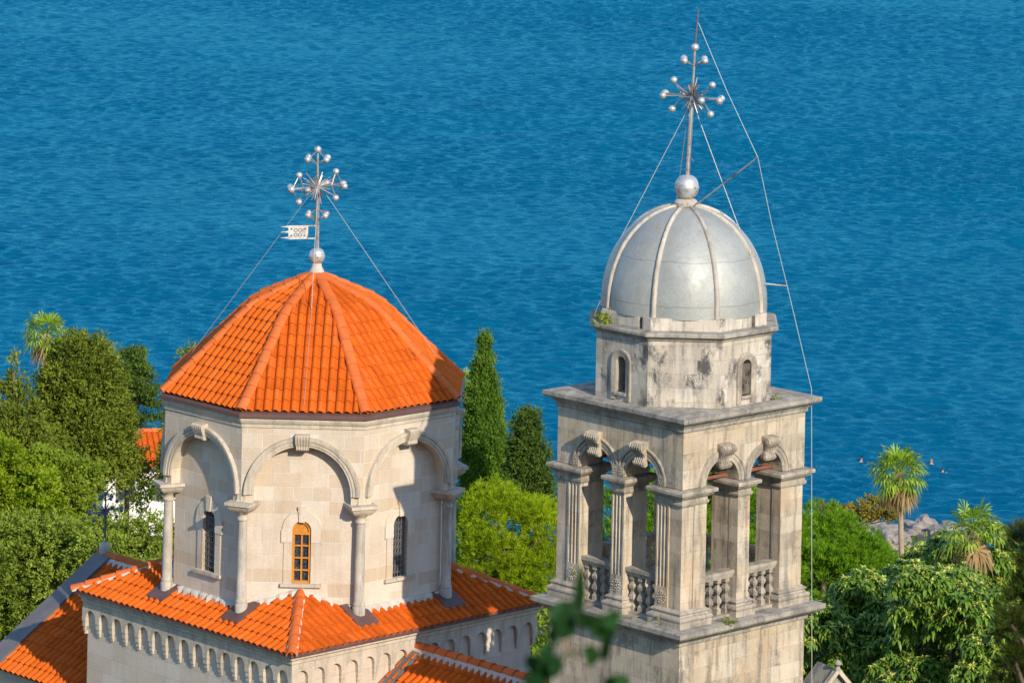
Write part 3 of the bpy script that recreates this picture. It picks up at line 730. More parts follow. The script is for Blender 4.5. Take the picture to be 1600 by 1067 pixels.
for th in range(4):
    F, n, t = face_frame(R(90 * th)); c = n * (A - .40)
    m = MB(); m.box(-.20, .20, A - .79, A - .02, 29.38, 32.5, F); pilaster(m, F, -.21, .21, A + .012, 29.8, 32.32, th in (0, 2))
    po = m.build('middle_pier', M['tower'], tower)
    hx, hy = (.41, .21) if abs(n.x) > .5 else (.21, .41)
    m = MB(); m.rect(c.x, c.y, hx, hy, CAP); m.build('capital', M['ttrim'], po)
    m = MB(); m.rect(c.x, c.y, hx, hy, BAS); m.build('pier_base', M['ttrim'], po)
    for cx in (-.785, .785):
        m = MB()
        if th in (0, 2): pr = [(.575, A - .03), (.575, A + .02), (.62, A + .02), (.63, A - .015), (.67, A - .015), (.68, A + .03), (.72, A + .03), (.73, A - .005), (.77, A - .005), (.78, A + .05), (.82, A + .05), (.83, A)]
        else: pr = [(.575, A - .03), (.575, A + .02), (.66, A + .025), (.665, A + .04), (.74, A + .045), (.75, A + .07), (.80, A + .07), (.82, A)]
        arch_ring(m, F, cx, 32.72, pr, 24)
        if th in (0, 2):
            for sg in (-1, 1):
                m.box(min(cx + sg * .585, cx + sg * .785), max(cx + sg * .585, cx + sg * .785), A - .02, A + .052, 32.71, 32.98, F)
                for i in range(9):
                    an = 2 * math.pi * i / 8; px = cx + sg * .685 + (.06 * math.cos(an) if i < 8 else 0); pz = 32.84 + (.075 * math.sin(an) if i < 8 else 0)
                    for e in range(4):
                        m.poly([F(px + .026 * math.cos(e * 1.571), A + .053, pz + .026 * math.sin(e * 1.571)), F(px + .026 * math.cos((e + 1) * 1.571), A + .053, pz + .026 * math.sin((e + 1) * 1.571)), F(px, A + .08, pz)])
        m.build('arch_molding', M['ttrim'], bo)
        # scroll keystone
        ks = MB(); rows = []
        kp = [(A - .05, 33.12), (A + .06, 33.07), (A + .14, 33.09), (A + .175, 33.16), (A + .14, 33.24), (A + .11, 33.31), (A + .15, 33.39), (A + .23, 33.45), (A + .29, 33.52), (A + .31, 33.58), (A + .27, 33.65), (A + .19, 33.68), (A + .1, 33.70), (A, 33.69)]
        for i in range(31):
            x = lerp(-.20, .20, i / 30); re = -.055 * (1 - abs(math.sin(math.pi * 5 * i / 30)) ** .6)
            rows.append([F(cx + x * (1.0 if z > 33.35 else .80), d + (re if 0 < i < 30 else -.02) * (d > A + .02), z + re * .5 * (z > 33.65)) for d, z in kp])
        ks.grid(rows); ks.poly(rows[0]); ks.poly(rows[-1])
        for q, zc, dc, rr in ((0, 33.57, A + .20, .09), (1, 33.16, A + .10, .06)):
            for s in (-1, 1):
                ks.tube([F(cx + s * (.18 if q == 0 else .14), dc, zc), F(cx + s * (.225 if q == 0 else .185), dc, zc)], rr, 12)
                ks.tube([F(cx + s * (.22 if q == 0 else .18), dc, zc), F(cx + s * (.242 if q == 0 else .20), dc, zc)], rr * .5, 8)
        ks.build('keystone', M['ttrim'], bo)
        # balustrade
        x0, x1 = (cx - .575, cx + .575); dc = A - .22
        rl = MB()
        for zz, hw in ((30.33, .09), (30.38, .12), (30.43, .15)): rl.box(x0, x1, dc - hw, dc + hw, zz, zz + (.05 if zz < 30.4 else .09), F)
        ro = rl.build('balustrade', M['ttrim'], tower)
        pl = MB(); pl.box(x0, x1, dc - .14, dc + .14, 29.39, 29.47, F); pl.build('plinth', M['ttrim'], ro)
        for i in range(4):
            bx = lerp(x0, x1, (i + .5) / 4); bal = MB(); q = F(bx, dc, 0)
            bp = [(.085, 29.47), (.085, 29.60), (.05, 29.64), (.045, 29.68), (.10, 29.76), (.09, 29.83), (.055, 29.90), (.045, 29.93), (.055, 29.96), (.09, 30.02), (.10, 30.08), (.05, 30.16), (.045, 30.19), (.085, 30.23), (.085, 30.33)]
            bal.lathe([(r_ * .80, z_) for r_, z_ in bp], 4, (q.x, q.y, 0), rot=R(45), scale='ap'); bal.build('baluster', M['ttrim'], ro)
# rusty tie bars at the springing
for th in (1, 3):
    F, n, t = face_frame(R(90 * th)); m = MB(); m.box(-1.5, 1.5, A - .50, A - .40, 32.74, 32.82, F); m.build('tie_bar', M['rust'], bo)

# octagonal attic
AA = 2.145
m = MB(); wins = []
for k in range(8):
    F, n, t = face_frame(R(45 * k)); h = AA * T8
    if k % 2 == 0:
        arch_wall(m, F, -h, h, 35.46, 36.2, AA, [(0, .165)], .4, n=10, zbot=34.75, back=False)
        m.poly([F(-h, AA, 34.4), F(h, AA, 34.4), F(h, AA, 34.75), F(-h, AA, 34.75)])
        m.poly([F(-.165, AA, 34.75), F(.165, AA, 34.75), F(.165, AA - .4, 34.75), F(-.165, AA - .4, 34.75)])
        wins.append((F, k))
    else: m.poly([F(-h, AA, 34.4), F(h, AA, 34.4), F(h, AA, 36.2), F(-h, AA, 36.2)])
attic = m.build('attic_wall', M['attic'], tower)
for F, k in wins:
    m = MB(); arch_ring(m, F, 0, 35.46, [(.165, AA - .03), (.165, AA + .03), (.20, AA + .035), (.30, AA + .055), (.33, AA + .05), (.34, AA)], 16, foot=34.56)
    w = m.build('window', M['ttrim'], tower)
    m = MB(); m.box(-.16, .16, AA - .42, AA - .36, 34.7, 35.64, F); m.build('back_panel', M['ttrim'] if k != 4 else M['grey_sheet'], w)
    m = MB(); m.box(-.20, .20, AA - .1, AA + .075, 34.68, 34.75, F); m.build('sill', M['ttrim'], w)
m = MB(); m.lathe([(AA, 36.12), (AA + .04, 36.14), (AA + .06, 36.19), (AA + .13, 36.22), (AA + .17, 36.25), (AA + .17, 36.31), (AA + .12, 36.34), (1.5, 36.36)], 8, rot=R(22.5), scale='ap'); m.build('attic_cornice', M['ledge'], tower)
for k in range(8):                                             # blocking course under the dome with two open drains
    F, n, t = face_frame(R(45 * k)); m = MB(); a = 2.02; h = a * T8
    gaps = {4: (.42, .56), 6: (.30, .42)}.get(k)
    spans = [(-h, h)] if not gaps else [(-h, gaps[0]), (gaps[1], h)]
    for x0, x1 in spans:
        q0 = x0 * (a - .3) / a if x0 == -h else x0; q1 = x1 * (a - .3) / a if x1 == h else x1
        lo = [F(x0, a, 36.34), F(x1, a, 36.34), F(q1, a - .3, 36.34), F(q0, a - .3, 36.34)]
        m.grid([lo, [p_ + Vector((0, 0, .31)) for p_ in lo]], True); m.poly([p_ + Vector((0, 0, .31)) for p_ in lo])
    m.build('blocking_course', M['attic'], tower)
# dome
DZ, DH, DR = 36.62, 2.50, 2.06
def dome_r(z):                       # radius at height
    q = max(0, min(1, (z - DZ) / DH)); return DR * (1 - q ** 2.25) ** (1 / 2.05)
hs = [DZ + DH * math.sin(math.pi / 2 * q / 30) for q in range(31)]
m = MB(); rows = []
for z in hs:
    r_ = dome_r(z) if z < hs[-1] else .02
    row = []
    for k in range(96):
        a = 2 * math.pi * k / 96; rel = ((a - R(22.5)) % R(45)) / R(45)
        row.append((r_ * (1 - .026 + .026 * math.sin(math.pi * rel)) * math.cos(a), r_ * (1 - .026 + .026 * math.sin(math.pi * rel)) * math.sin(a), z))
    rows.append(row)
m.grid(rows, True); dome = m.build('dome', M['dome'], tower, smooth=50)
for k in range(8):
    a = R(22.5 + 45 * k); dv = Vector((math.cos(a), math.sin(a), 0)); sd = Vector((-math.sin(a), math.cos(a), 0)); m = MB(); rows = []
    pts = [dv * (dome_r(z) * .985) + Vector((0, 0, z)) for z in hs[:-1]] + [dv * .12 + Vector((0, 0, hs[-1] + .01))]
    for i, p_ in enumerate(pts):
        tg = (pts[min(i + 1, len(pts) - 1)] - pts[max(i - 1, 0)]).normalized(); nn = sd.cross(tg) * -1
        if nn.dot(dv) < 0 and nn.z < 0: nn = -nn
        w = .066 * (1 - .25 * i / len(pts))
        rows.append([p_ + sd * (w * math.cos(th)) + nn * (.07 * math.sin(th) - .012) for th in [math.pi * q / 8 for q in range(9)]])
    m.grid(rows); m.build('rib', M['column'], dome, smooth=60)
m = MB(); m.lathe([(.16, 39.05), (.29, 39.12), (.30, 39.20), (.24, 39.27), (.16, 39.29), (.0, 39.30)], 16); m.build('collar', M['trim'], dome, smooth=40)
# plants rooted in the masonry joints
M['weed'] = leaf_mat('weed_leaf', (.10, .16, .02), (.30, .32, .03), .25)
def weed(lx, ly, z, n, s, seed, label):
    r_ = random.Random(seed); m = MB()
    for i in range(n):
        m.cur = r_.random()
        b0 = Vector((r_.gauss(0, s * .4), r_.gauss(0, s * .4), r_.gauss(0, s * .3)))
        d = Vector((r_.gauss(0, 1), r_.gauss(0, 1), r_.uniform(-.2, 1.2))).normalized() * s * r_.uniform(.3, .7); w = d.cross(Vector((r_.gauss(0, 1), r_.gauss(0, 1), r_.gauss(0, 1)))).normalized() * s * .12
        m.poly([b0, b0 + d * .5 + w, b0 + d, b0 + d * .5 - w])
    loc = TC + U * lx + V * ly + Vector((0, 0, z))
    o = m.build('weed', M['weed'], origin=(0, 0, 0), uv=False); o.location = loc
    o['label'] = label; o['category'] = 'plant'; o['group'] = 'weeds rooted in the tower masonry'
weed(-2.16, .62, 36.42, 90, .25, 1, 'tall yellow green weed beside the silver dome at its left foot')
weed(-2.24, -1.6, 29.46, 40, .16, 2, 'small green weed on the balcony ledge below the fluted front corner pier')
weed(-.85, -2.56, 29.42, 50, .20, 3, 'weed with reddish stems trailing over the ledge below the sunlit balustrade')
weed(1.0, -2.2, 34.56, 40, .14, 4, 'tiny green tuft on the belfry roof cornice right of the attic')
weed(-2.1, 1.5, 30.1, 40, .18, 5, 'green weed growing on the pier at the left balustrade')

# ------------------------------------------------------------------ ball crosses
def ball_cross(base, zc, ztop, zball, rb, arm_dir, lean, label, s=1.0, low=True, ms=None, mr=None, ped=None, ball=True, fan=False):
    mats = (ms or M['silver'], mr or M['steel'])
    root = empty('roof_cross', base, 0, label, 'cross')
    o = Vector(base); side = arm_dir.cross(Vector((0, 0, 1))).normalized()
    L = lambda z: Vector((lean.x * (z - o.z), lean.y * (z - o.z), z - o.z))
    def put(name, mb, mat): return mb.build(name, mat, root, smooth=60, uv=False)
    if ball:
        m = MB(); m.ball(L(zball), rb, 20, .72, 12); m.lathe([(rb * .99, -.012), (rb * 1.04, -.01), (rb * 1.04, .01), (rb * .99, .012)], 20, L(zball)); put('globe', m, mats[0])
    if ped: m = MB(); m.lathe([(.22 * s, -.15), (.25 * s, .02), (.26 * s, .14), (.18 * s, .25), (.08 * s, .28)], 12, L(o.z)); put('pedestal', m, M['mortar'])
    m = MB(); m.tube([L(zball), L(lerp(zball, zc, .5)), L(zc), L(ztop)], [.05 * s, .045 * s, .04 * s, .03 * s], 8)
    m.tube([L(zball) + side * .05 * s, L(zc) + side * .05 * s], .022 * s, 6); m.tube([L(zball) - side * .05 * s, L(zc) - side * .05 * s], .022 * s, 6)
    put('mast', m, mats[1])
    br = .088 * s; c = L(zc); up = Vector((lean.x, lean.y, 1)).normalized()
    m = MB(); reach = .90 * s
    m.tube([c - arm_dir * reach, c + arm_dir * reach], .026 * s, 6); put('crossbar', m, mats[1])
    def bud(j, ax, others, tip):
        st = MB()
        for d, l in [(ax, tip)] + [(q, .36 * s) for q in others]:
            e = j + d * l + (ax * .06 * s if d is not ax else Vector((0, 0, 0)))
            if fan and ax is not up: st.tube([c + ax * .06 * s, c.lerp(e, .5) + ax * .12 * s - d * .05 * s * (d is not ax), e], .017 * s, 5)
            else: st.tube([j - ax * .09 * s, e], .017 * s, 5)
            if d is not ax and not fan: st.tube([j + ax * tip * .9, e], .012 * s, 5)
            bm_ = MB(); bm_.ball(e, br * (1.12 if d is ax else 1.0), 14); put('ball', bm_, mats[0])
        put('bud_stems', st, mats[1])
    for sg in (-1, 1): bud(c + arm_dir * (sg * .60 * s), arm_dir * sg, [up, -up, side, -side], .33 * s)
    jt = L(lerp(zc, ztop, .70)); bud(jt, up, [arm_dir, -arm_dir, side, -side], (ztop - zc) * .30)
    if low:
        jb = L(zc - .80 * s); bud_st = MB()
        for d in (arm_dir, -arm_dir, side, -side):
            e = jb + d * .33 * s + up * .05 * s; bud_st.tube([jb - up * .16 * s, e], .015 * s, 5); bud_st.tube([jb + up * .2 * s, e], .012 * s, 5)
            bm_ = MB(); bm_.ball(e, br * .95, 14); put('ball', bm_, mats[0])
        put('bud_stems', bud_st, mats[1])
    else:
        st = MB()
        for d in (arm_dir, -arm_dir): st.tube([L(zball + .62) , L(zball + .72) + d * .10, L(zball + .66) + d * .18], .012, 5)
        put('curl', st, mats[1])
    ra = MB(); rr = random.Random(5)
    for i in range(40):
        a = 2 * math.pi * (i + .5) / 40; d = (arm_dir * math.cos(a) + up * math.sin(a) + side * rr.uniform(-.5, .5)).normalized()
        ra.tube([c + d * .05 * s, c + d * rr.uniform(.28, .52) * s], [.020 * s, .012 * s], 5)
    put('rays', ra, mats[1])
    return root, L, o
drum_cross, Ld, od = ball_cross(DC + Vector((0, 0, 35.86)), 37.97, 38.98, 36.09, .215, U, Vector((-.012, 0, 0)), 'silver ball cross with a small metal flag on the orange drum roof')
m = MB(); nflag = (V * .35 - U * .94).normalized()               # pierced weather flag
fl = -U * .62 + V * .78; fl = Vector((-.97, -.22, 0)).normalized(); pz0, pz1 = 36.56, 36.92
def FL(x, z, e=0): return Vector((0, 0, 0)) + fl * x + fl.cross(Vector((0, 0, 1))) * e + Vector((0, 0, z - od.z))
m.box(.26, .80, -.008, .008, 36.57, 36.91, lambda x, y, z: FL(x, z, y))
for z0 in (36.57, 36.73, 36.87):
    i0 = [FL(.80, z0 + .05), FL(1.02, z0 + .02), FL(.80, z0 - .0)]
    for e in (-.006, .006): m.poly([p_ + fl.cross(Vector((0, 0, 1))) * e for p_ in i0])
m.box(.02, .80, -.014, .014, 36.895, 36.925, lambda x, y, z: FL(x, z, y)); m.box(.02, .80, -.014, .014, 36.555, 36.585, lambda x, y, z: FL(x, z, y))
flag = m.build('weather_flag', M['wpaint'], drum_cross, uv=False)
m = MB()
for e in (-.012, .012):
    for cx, cz in ((.36, 36.65), (.36, 36.83), (.72, 36.65), (.72, 36.83)): m.poly([FL(cx + .03 * math.cos(q * .7854), cz + .03 * math.sin(q * .7854), e) for q in range(8)])
    for cx, cz, r0 in ((.48, 36.80, .055), (.60, 36.80, .055), (.48, 36.67, .055), (.60, 36.67, .055)):
        m.grid([[FL(cx + r_ * math.cos(q * .524), cz + r_ * math.sin(q * .524), e) for q in range(13)] for r_ in (r0, r0 - .022)])
m.tube([FL(.56, 36.60, .012), FL(.52, 36.74, .012), FL(.56, 36.88, .012)], .008, 4)
m.build('pierced_pattern', M['iron'], flag, uv=False)

def wires(root, o, lines, r=.011, name='guy_wire', mat=None):
    for pts in lines:
        m = MB(); m.tube([Vector(p_) - o for p_ in pts], r, 5); m.build(name, mat or M['wire'], root, uv=False)
def on_droof(ang, d):          # point on the drum roof at a local angle
    d = min(d, 3.9)
    for (a, za), (b2, zb) in zip(DP[:-1], DP[1:]):
        if b2 <= d <= a: z = lerp(za, zb, (a - d) / (a - b2))
    return DC + U * (d * math.cos(ang)) + V * (d * math.sin(ang)) + Vector((0, 0, z + .16))
cj = od + Ld(37.75)
wires(drum_cross, od, [[cj - U * .30, on_droof(R(45 * 3 - 5), 3.5)], [cj + U * .30, on_droof(R(-38), 3.35)],
                       [od + Ld(37.6) - U * .05 - V * .05, on_droof(R(-135), 1.7), on_droof(R(-135), 3.2), on_droof(R(-135), 3.95)]], .0085)

tb = TC + Vector((0, 0, 39.28))
tower_cross, Lt, ot = ball_cross(tb, 41.80, 43.03, 39.57, .30, -V, Vector((.038, 0, 0)), 'tall leaning silver ball cross with an antenna rod on the silver tower dome', low=False, fan=True)
m = MB(); m.tube([Lt(43.03), Lt(43.96) + Vector((.03, 0, 0))], [.02, .012], 6); m.build('antenna_rod', M['rust'], tower_cross, uv=False)
gj = ot + Lt(41.55)
def dome_pt(r_, a):            # point on the dome shell at a radius
    z = max(hs, key=lambda h_: -abs(dome_r(h_) - r_)); return TC + Vector((r_ * math.cos(a), r_ * math.sin(a), z + .02))
def on_dome(px, py):           # point on the dome that shows at this direction
    best = None
    for k in range(4000):
        Y = 100 + k * .0015; p_ = P(px, py, Y); q = p_ - TC
        if math.hypot(q.x, q.y) <= dome_r(max(DZ, p_.z)) + .01 and p_.z < DZ + DH: return p_
    return P(px, py, 103)
wires(tower_cross, ot, [[gj - U * .1, dome_pt(1.62, R(188))], [gj + U * .1, dome_pt(1.34, R(-8))], [gj + V * .1, TC + V * 1.3 + U * .9 + Vector((0, 0, 38.3))]], .011)

# lightning conductor with its two stays
lc = empty('lightning_cable', TC + Vector((0, 0, 39.2)), 0, 'pale lightning cable held off the tower by two thin stays', 'cable')
lo = Vector(lc.location)
pA = P(1091, 36, 103); pB = P(1184, 246, 101.9); pC = P(1230, 447, 102.6); pD = P(1268, 608, 103.0); pE = P(1268.5, 1067, 103.0); pE2 = Vector((pE.x, pE.y, 17.0))
m = MB(); m.tube([p_ - lo for p_ in (pA, pA.lerp(pB, .5) + Vector((-.02, 0, -.04)), pB, pB.lerp(pC, .5) + Vector((-.03, 0, 0)), pC, pC.lerp(pD, .5), pD, pE, pE2)], .0085, 5)
m.build('cable', plain_mat('pale_cable', (.42, .46, .42), .5, 0, .1), lc, uv=False)
m = MB(); m.tube([P(1089, 319, 102.6) - lo, pB - lo], .02, 6); m.build('stay_rod', M['steel'], lc, uv=False)
m = MB(); m.tube([P(1196, 443.5, 102.6) - lo, pC - lo], .02, 6); m.build('stay_rod', M['steel'], lc, uv=False)
m = MB(); m.tube([P(938, 470, 102.2) - lo, P(929, 490, 102.2) - lo, P(931, 497, 102.2) - lo, P(940, 499, 102.2) - lo], .018, 5); m.build('wire_hook', M['wire'], lc, uv=False)

# small cross over the left gable
gb = DC + V * 9.0 + Vector((0, 0, RZ + .16))
ball_cross(gb, gb.z + 1.16, gb.z + 1.66, gb.z + .38, .1, U, Vector((0, 0, 0)), 'ball cross tinted blue grey for shade on the stone knob of the left gable', s=.62, low=False, ms=M['shade_blue'], mr=M['shade_blue'], ped=True, ball=False)

# ------------------------------------------------------------------ foliage
def np_mesh(name, verts, faces, rnd, mat, parent, smooth=False):
    me = bpy.data.meshes.new(name); nv, nf = len(verts), len(faces); k = faces.shape[1]
    me.vertices.add(nv); me.vertices.foreach_set('co', verts.astype(np.float32).ravel())
    me.loops.add(nf * k); me.loops.foreach_set('vertex_index', faces.astype(np.int32).ravel())
    me.polygons.add(nf); me.polygons.foreach_set('loop_start', np.arange(0, nf * k, k, dtype=np.int32))
    me.update(calc_edges=True)
    at = me.attributes.new('rnd', 'FLOAT', 'FACE'); at.data.foreach_set('value', rnd.astype(np.float32))
    me.materials.append(mat)
    o = bpy.data.objects.new(name, me); C.objects.link(o)
    if parent is not None: o.parent = parent
    return o
def unit(a): return a / np.maximum(np.linalg.norm(a, axis=1, keepdims=True), 1e-9)

def blades(name, base, d, size, width, rs, rnd, mat, parent, fold=.0):
    """leaf blades: base point, unit direction, length, width"""
    n = len(base); side = unit(np.cross(d, rs.normal(size=(n, 3)))); nr = np.cross(side, d)
    size = np.asarray(size).reshape(-1, 1) * np.ones((n, 1)); w = np.asarray(width).reshape(-1, 1) * np.ones((n, 1))
    mid = base + d * size * .45
    v = np.stack([base, mid + side * w * .5 + nr * w * fold, base + d * size, mid - side * w * .5 + nr * w * fold], 1).reshape(-1, 3)
    return np_mesh(name, v, np.arange(4 * n).reshape(-1, 4), rnd, mat, parent)

def clump_points(clumps, n, rs, fill=.22, low=-.45):
    cl = np.array(clumps, float); area = cl[:, 3] * cl[:, 4] + cl[:, 4] * cl[:, 5] + cl[:, 3] * cl[:, 5]
    ci = rs.choice(len(cl), n, p=area / area.sum())
    d = unit(rs.normal(size=(n, 3))); fl = d[:, 2] < low; d[fl, 2] *= -1
    r = 1 - np.abs(rs.normal(0, .10, n)); inn = rs.random(n) < fill; r[inn] = rs.random(inn.sum()) ** .5
    # break the ellipsoid into lumps
    lump = 1 + .14 * np.sin(d[:, 0] * 5 + ci * 1.7) * np.sin(d[:, 1] * 6 + ci) + .10 * np.sin(d[:, 2] * 9 + ci * 2.3)
    p = cl[ci, :3] + d * cl[ci, 3:6] * (r * lump)[:, None]
    return p, d, ci

def leafy(parent, clumps, n, size, width, mat, seed, droop=0.2, fill=.22, out=.8, fold=.15, low=-.45, name='crown', spray=22):
    rs = np.random.RandomState(seed)
    if spray > 1:
        ns = max(1, n // spray); p, d, ci = clump_points(clumps, ns, rs, fill, low)
        p = np.repeat(p, spray, 0); d = np.repeat(d, spray, 0); ci = np.repeat(ci, spray); n = len(p); sh = np.repeat(rs.random(ns), spray)
        t_ = rs.random((n, 1)); p = p + d * (t_ - .4) * size * 2.2 + rs.normal(0, size * .42, (n, 3)) + np.array([0, 0, -droop * .5]) * t_ * size * 2
    else: p, d, ci = clump_points(clumps, n, rs, fill, low); sh = rs.random(n)
    dr = unit(d * out + rs.normal(0, .6, (n, 3)) + np.array([0, 0, -droop]))
    cr = rs.random(len(clumps)); rnd = np.clip(.4 * cr[ci] + .35 * sh + .25 * rs.random(n), 0, 1)
    return blades(name, p, dr, size * rs.uniform(.7, 1.3, n), width * rs.uniform(.7, 1.3, n), rs, rnd, mat, parent, fold)
def tufted(parent, clumps, ntuft, per, size, width, mat, seed, up=.7, fill=.2, spread=.8, low=-.4, name='crown'):
    rs = np.random.RandomState(seed); p, d, ci = clump_points(clumps, ntuft, rs, fill, low)
    ax = unit(d * .8 + np.array([0, 0, up])); p = np.repeat(p, per, 0); ax = np.repeat(ax, per, 0); n = len(p)
    dr = unit(ax + rs.normal(0, spread * .6, (n, 3))); cr = rs.random(len(clumps)); tr = np.repeat(rs.random(ntuft), per)
    rnd = np.clip(.3 * cr[np.repeat(ci, per)] + .5 * tr + .2 * rs.random(n), 0, 1)
    return blades(name, p + dr * size * .05, dr, size * rs.uniform(.7, 1.25, n), width, rs, rnd, mat, parent, .1)

def trunk(parent, h, r0, tips, seed, mat=None, lean=(0, 0), name='trunk'):
    rr = random.Random(seed); m = MB()
    pts = [Vector((lean[0] * q * q + rr.uniform(-.06, .06) * (q > 0), lean[1] * q * q + rr.uniform(-.06, .06) * (q > 0), h * q)) for q in [i / 6 for i in range(7)]]
    pts[0].z = -.4
    m.tube(pts, [r0 * (1 - .75 * i / 6) for i in range(7)], 8)
    for tp in tips:
        tp = Vector(tp); q = max(.25, min(.95, (tp.z - .25 * math.hypot(tp.x, tp.y)) / h - .08)); s = pts[int(q * 6)].lerp(pts[min(6, int(q * 6) + 1)], q * 6 - int(q * 6))
        md = s.lerp(tp, .55) + Vector((rr.uniform(-.1, .1), rr.uniform(-.1, .1), -.06 * (tp - s).length))
        m.tube([s, md, tp], [r0 * .38 * (1 - .5 * q), r0 * .24 * (1 - .4 * q), r0 * .06], 6)
    return m.build(name, mat or M['bark'], parent, smooth=60, uv=False)

def root_at(name, px, py, Y, label, cat='tree', group=None):
    """tree root on the ground below the pixel; returns the Empty and the crown height there"""
    p_ = P(px, py, Y); z = gz(p_.x, Y)
    return empty(name, (p_.x, Y, z), 0, label, cat, group), p_.z - z

M['cypress'] = leaf_mat('cypress_leaf', (0.046, 0.079, 0.007), (0.238, 0.280, 0.032), .15, .6)
M['darkcon'] = leaf_mat('dark_conifer_leaf', (0.027, 0.059, 0.009), (0.127, 0.195, 0.028), .15, .6)
M['slim'] = leaf_mat('slim_cypress_leaf', (0.033, 0.077, 0.008), (0.148, 0.260, 0.026), .15, .6)
M['yellow'] = leaf_mat('yellow_green_leaf', (0.076, 0.130, 0.007), (0.306, 0.396, 0.021), .35)
M['mid'] = leaf_mat('mid_green_leaf', (0.075, 0.131, 0.011), (0.316, 0.394, 0.041), .3)
M['olive'] = leaf_mat('olive_green_leaf', (0.073, 0.121, 0.013), (0.319, 0.395, 0.053), .25)
M['pine'] = leaf_mat('pine_needle', (0.075, 0.141, 0.004), (0.371, 0.473, 0.012), .25)
M['pine2'] = leaf_mat('pine_needle_deep', (0.041, 0.114, 0.005), (0.219, 0.397, 0.017), .25)
M['loquat'] = leaf_mat('loquat_leaf', (0.065, 0.151, 0.018), (0.208, 0.330, 0.039), .2, .38, .4, .35)
M['loquat_new_lit'] = leaf_mat('loquat_new_lit_leaf', (0.466, 0.513, 0.093), (0.750, 0.722, 0.186), .3, .5)  # young leaves, coloured extra bright to paint in the sunlit highlights
M['redleaf'] = leaf_mat('reddish_leaf', (0.136, 0.121, 0.021), (0.328, 0.258, 0.042), .3)
M['frond'] = leaf_mat('palm_frond', (0.105, 0.193, 0.021), (0.350, 0.473, 0.052), .3, .4)
M['dead'] = leaf_mat('dead_frond', (.24, .15, .06), (.45, .32, .16), .25)
M['fore'] = leaf_mat('shade_dark_leaf', (.008, .035, .010), (.03, .085, .018), .15, .4)  # backlit shade of the twig is put into this dark green
M['forepine'] = leaf_mat('shade_dark_needle', (.012, .03, .006), (.09, .11, .012), .1, .6)  # dark needle colour stands in for the shadow on this pine

def cone_clumps(h, z0, r, n, seed, tip=.12, squash=.55, power=.8):
    rr = random.Random(seed); out = []
    for i in range(n):
        q = (i + .5) / n; z = lerp(z0, h, q); rad = r * ((1 - q) ** power) + tip; a = i * 2.4 + rr.uniform(-.5, .5); cr = max(.22, rad * rr.uniform(.42, .62)); off = max(0, rad - cr * .8) * rr.uniform(.7, 1.05)
        out.append((off * math.cos(a), off * math.sin(a), z, cr, cr, cr * squash * rr.uniform(.9, 1.4)))
    return out
def blob_clumps(rx, ry, z0, z1, n, seed, cr=.42, flat=.75):
    rr = random.Random(seed); out = []; cz, rz = (z0 + z1) / 2, (z1 - z0) / 2
    for i in range(n):
        while True:
            x, y, z = (rr.uniform(-1, 1) for _ in range(3))
            l = math.sqrt(x * x + y * y + z * z)
            if .25 < l < 1: break
        l2 = .78 / l if l > .78 else 1; c = rr.uniform(.7, 1.25) * cr * min(rx, rz)
        out.append((x * l2 * rx, y * l2 * ry, cz + z * l2 * rz, c, c, c * flat))
    top = max(c[2] + c[5] for c in out); out = [(c[0], c[1], c[2] - (top - z1) if c[2] > cz else c[2], *c[3:]) for c in out]
    return out

# -- left side of the picture
def tree_broad():
    t, h = root_at('cypress_tree', 129, 505, 166, 'broad dense olive green cypress left of the white house')
    cl = cone_clumps(h - .7, h - 6.3, 1.75, 110, 11, .8, .6, .62); trunk(t, h - 1.2, .3, [c[:3] for c in cl[::12]], 1)
    leafy(t, cl, 90000, .16, .075, M['cypress'], 21, droop=-.2, fill=.25)
tree_broad()
t, h = root_at('conifer_tree', 22, 566, 162, 'dark green conifer with a thin pointed tip at the left edge'); cl = cone_clumps(h - .5, h - 7.5, 3.1, 90, 12, .15, .5, .75)
cl += [(-.0, 0, h - .5 + .25 * k, .16 - .03 * k, .16 - .03 * k, .3) for k in range(3)]
trunk(t, h - .3, .25, [c[:3] for c in cl[::9]], 2); leafy(t, cl, 78000, .17, .075, M['cypress'], 22, droop=.0)
t, h = root_at('conifer_tree', 205, 535, 172, 'layered dark conifer with flat outstretched branches behind the broad cypress'); rr = random.Random(3); cl = []
for lv in range(6):
    z = h - 3.1 + 3.0 * lv / 6; rad = lerp(1.55, .25, lv / 6)
    for b_ in range(4 if lv < 4 else 3):
        a = lv * 1.1 + b_ * 1.6 + rr.uniform(-.3, .3); 
        for f_ in (.45, .8, 1.05): l = rad * f_; cl.append((l * math.cos(a), l * math.sin(a), z + .08 * f_ + rr.uniform(-.08, .08), .27, .22, .07))
trunk(t, h - .9, .2, [c[:3] for c in cl[::3]], 3); leafy(t, cl, 15000, .14, .06, M['darkcon'], 23, droop=.1, spray=8)
t, h = root_at('leafy_tree', 298, 546, 165, 'dark tree whose tip shows past the left edge of the drum roof'); cl = cone_clumps(h, h - 6, 1.1, 40, 31, .2, .6, .6); trunk(t, h - .5, .22, [c[:3] for c in cl[::9]], 31); leafy(t, cl, 16000, .17, .07, M['cypress'], 32)
t, h = root_at('leafy_tree', 15, 690, 157, 'bright yellow green leafy tree at the left edge below the pointed conifer'); cl = blob_clumps(2.2, 2.1, h - 4.8, h, 46, 13); trunk(t, h - 1.2, .2, [c[:3] for c in cl[::5]], 4); leafy(t, cl, 52000, .16, .09, M['yellow'], 24)
t, h = root_at('leafy_tree', 92, 700, 159, 'light green leafy tree right of the bright yellow green one'); cl = blob_clumps(1.7, 1.9, h - 4.8, h, 46, 14); trunk(t, h - 1.2, .2, [c[:3] for c in cl[::5]], 5); leafy(t, cl, 50000, .15, .08, M['mid'], 25)
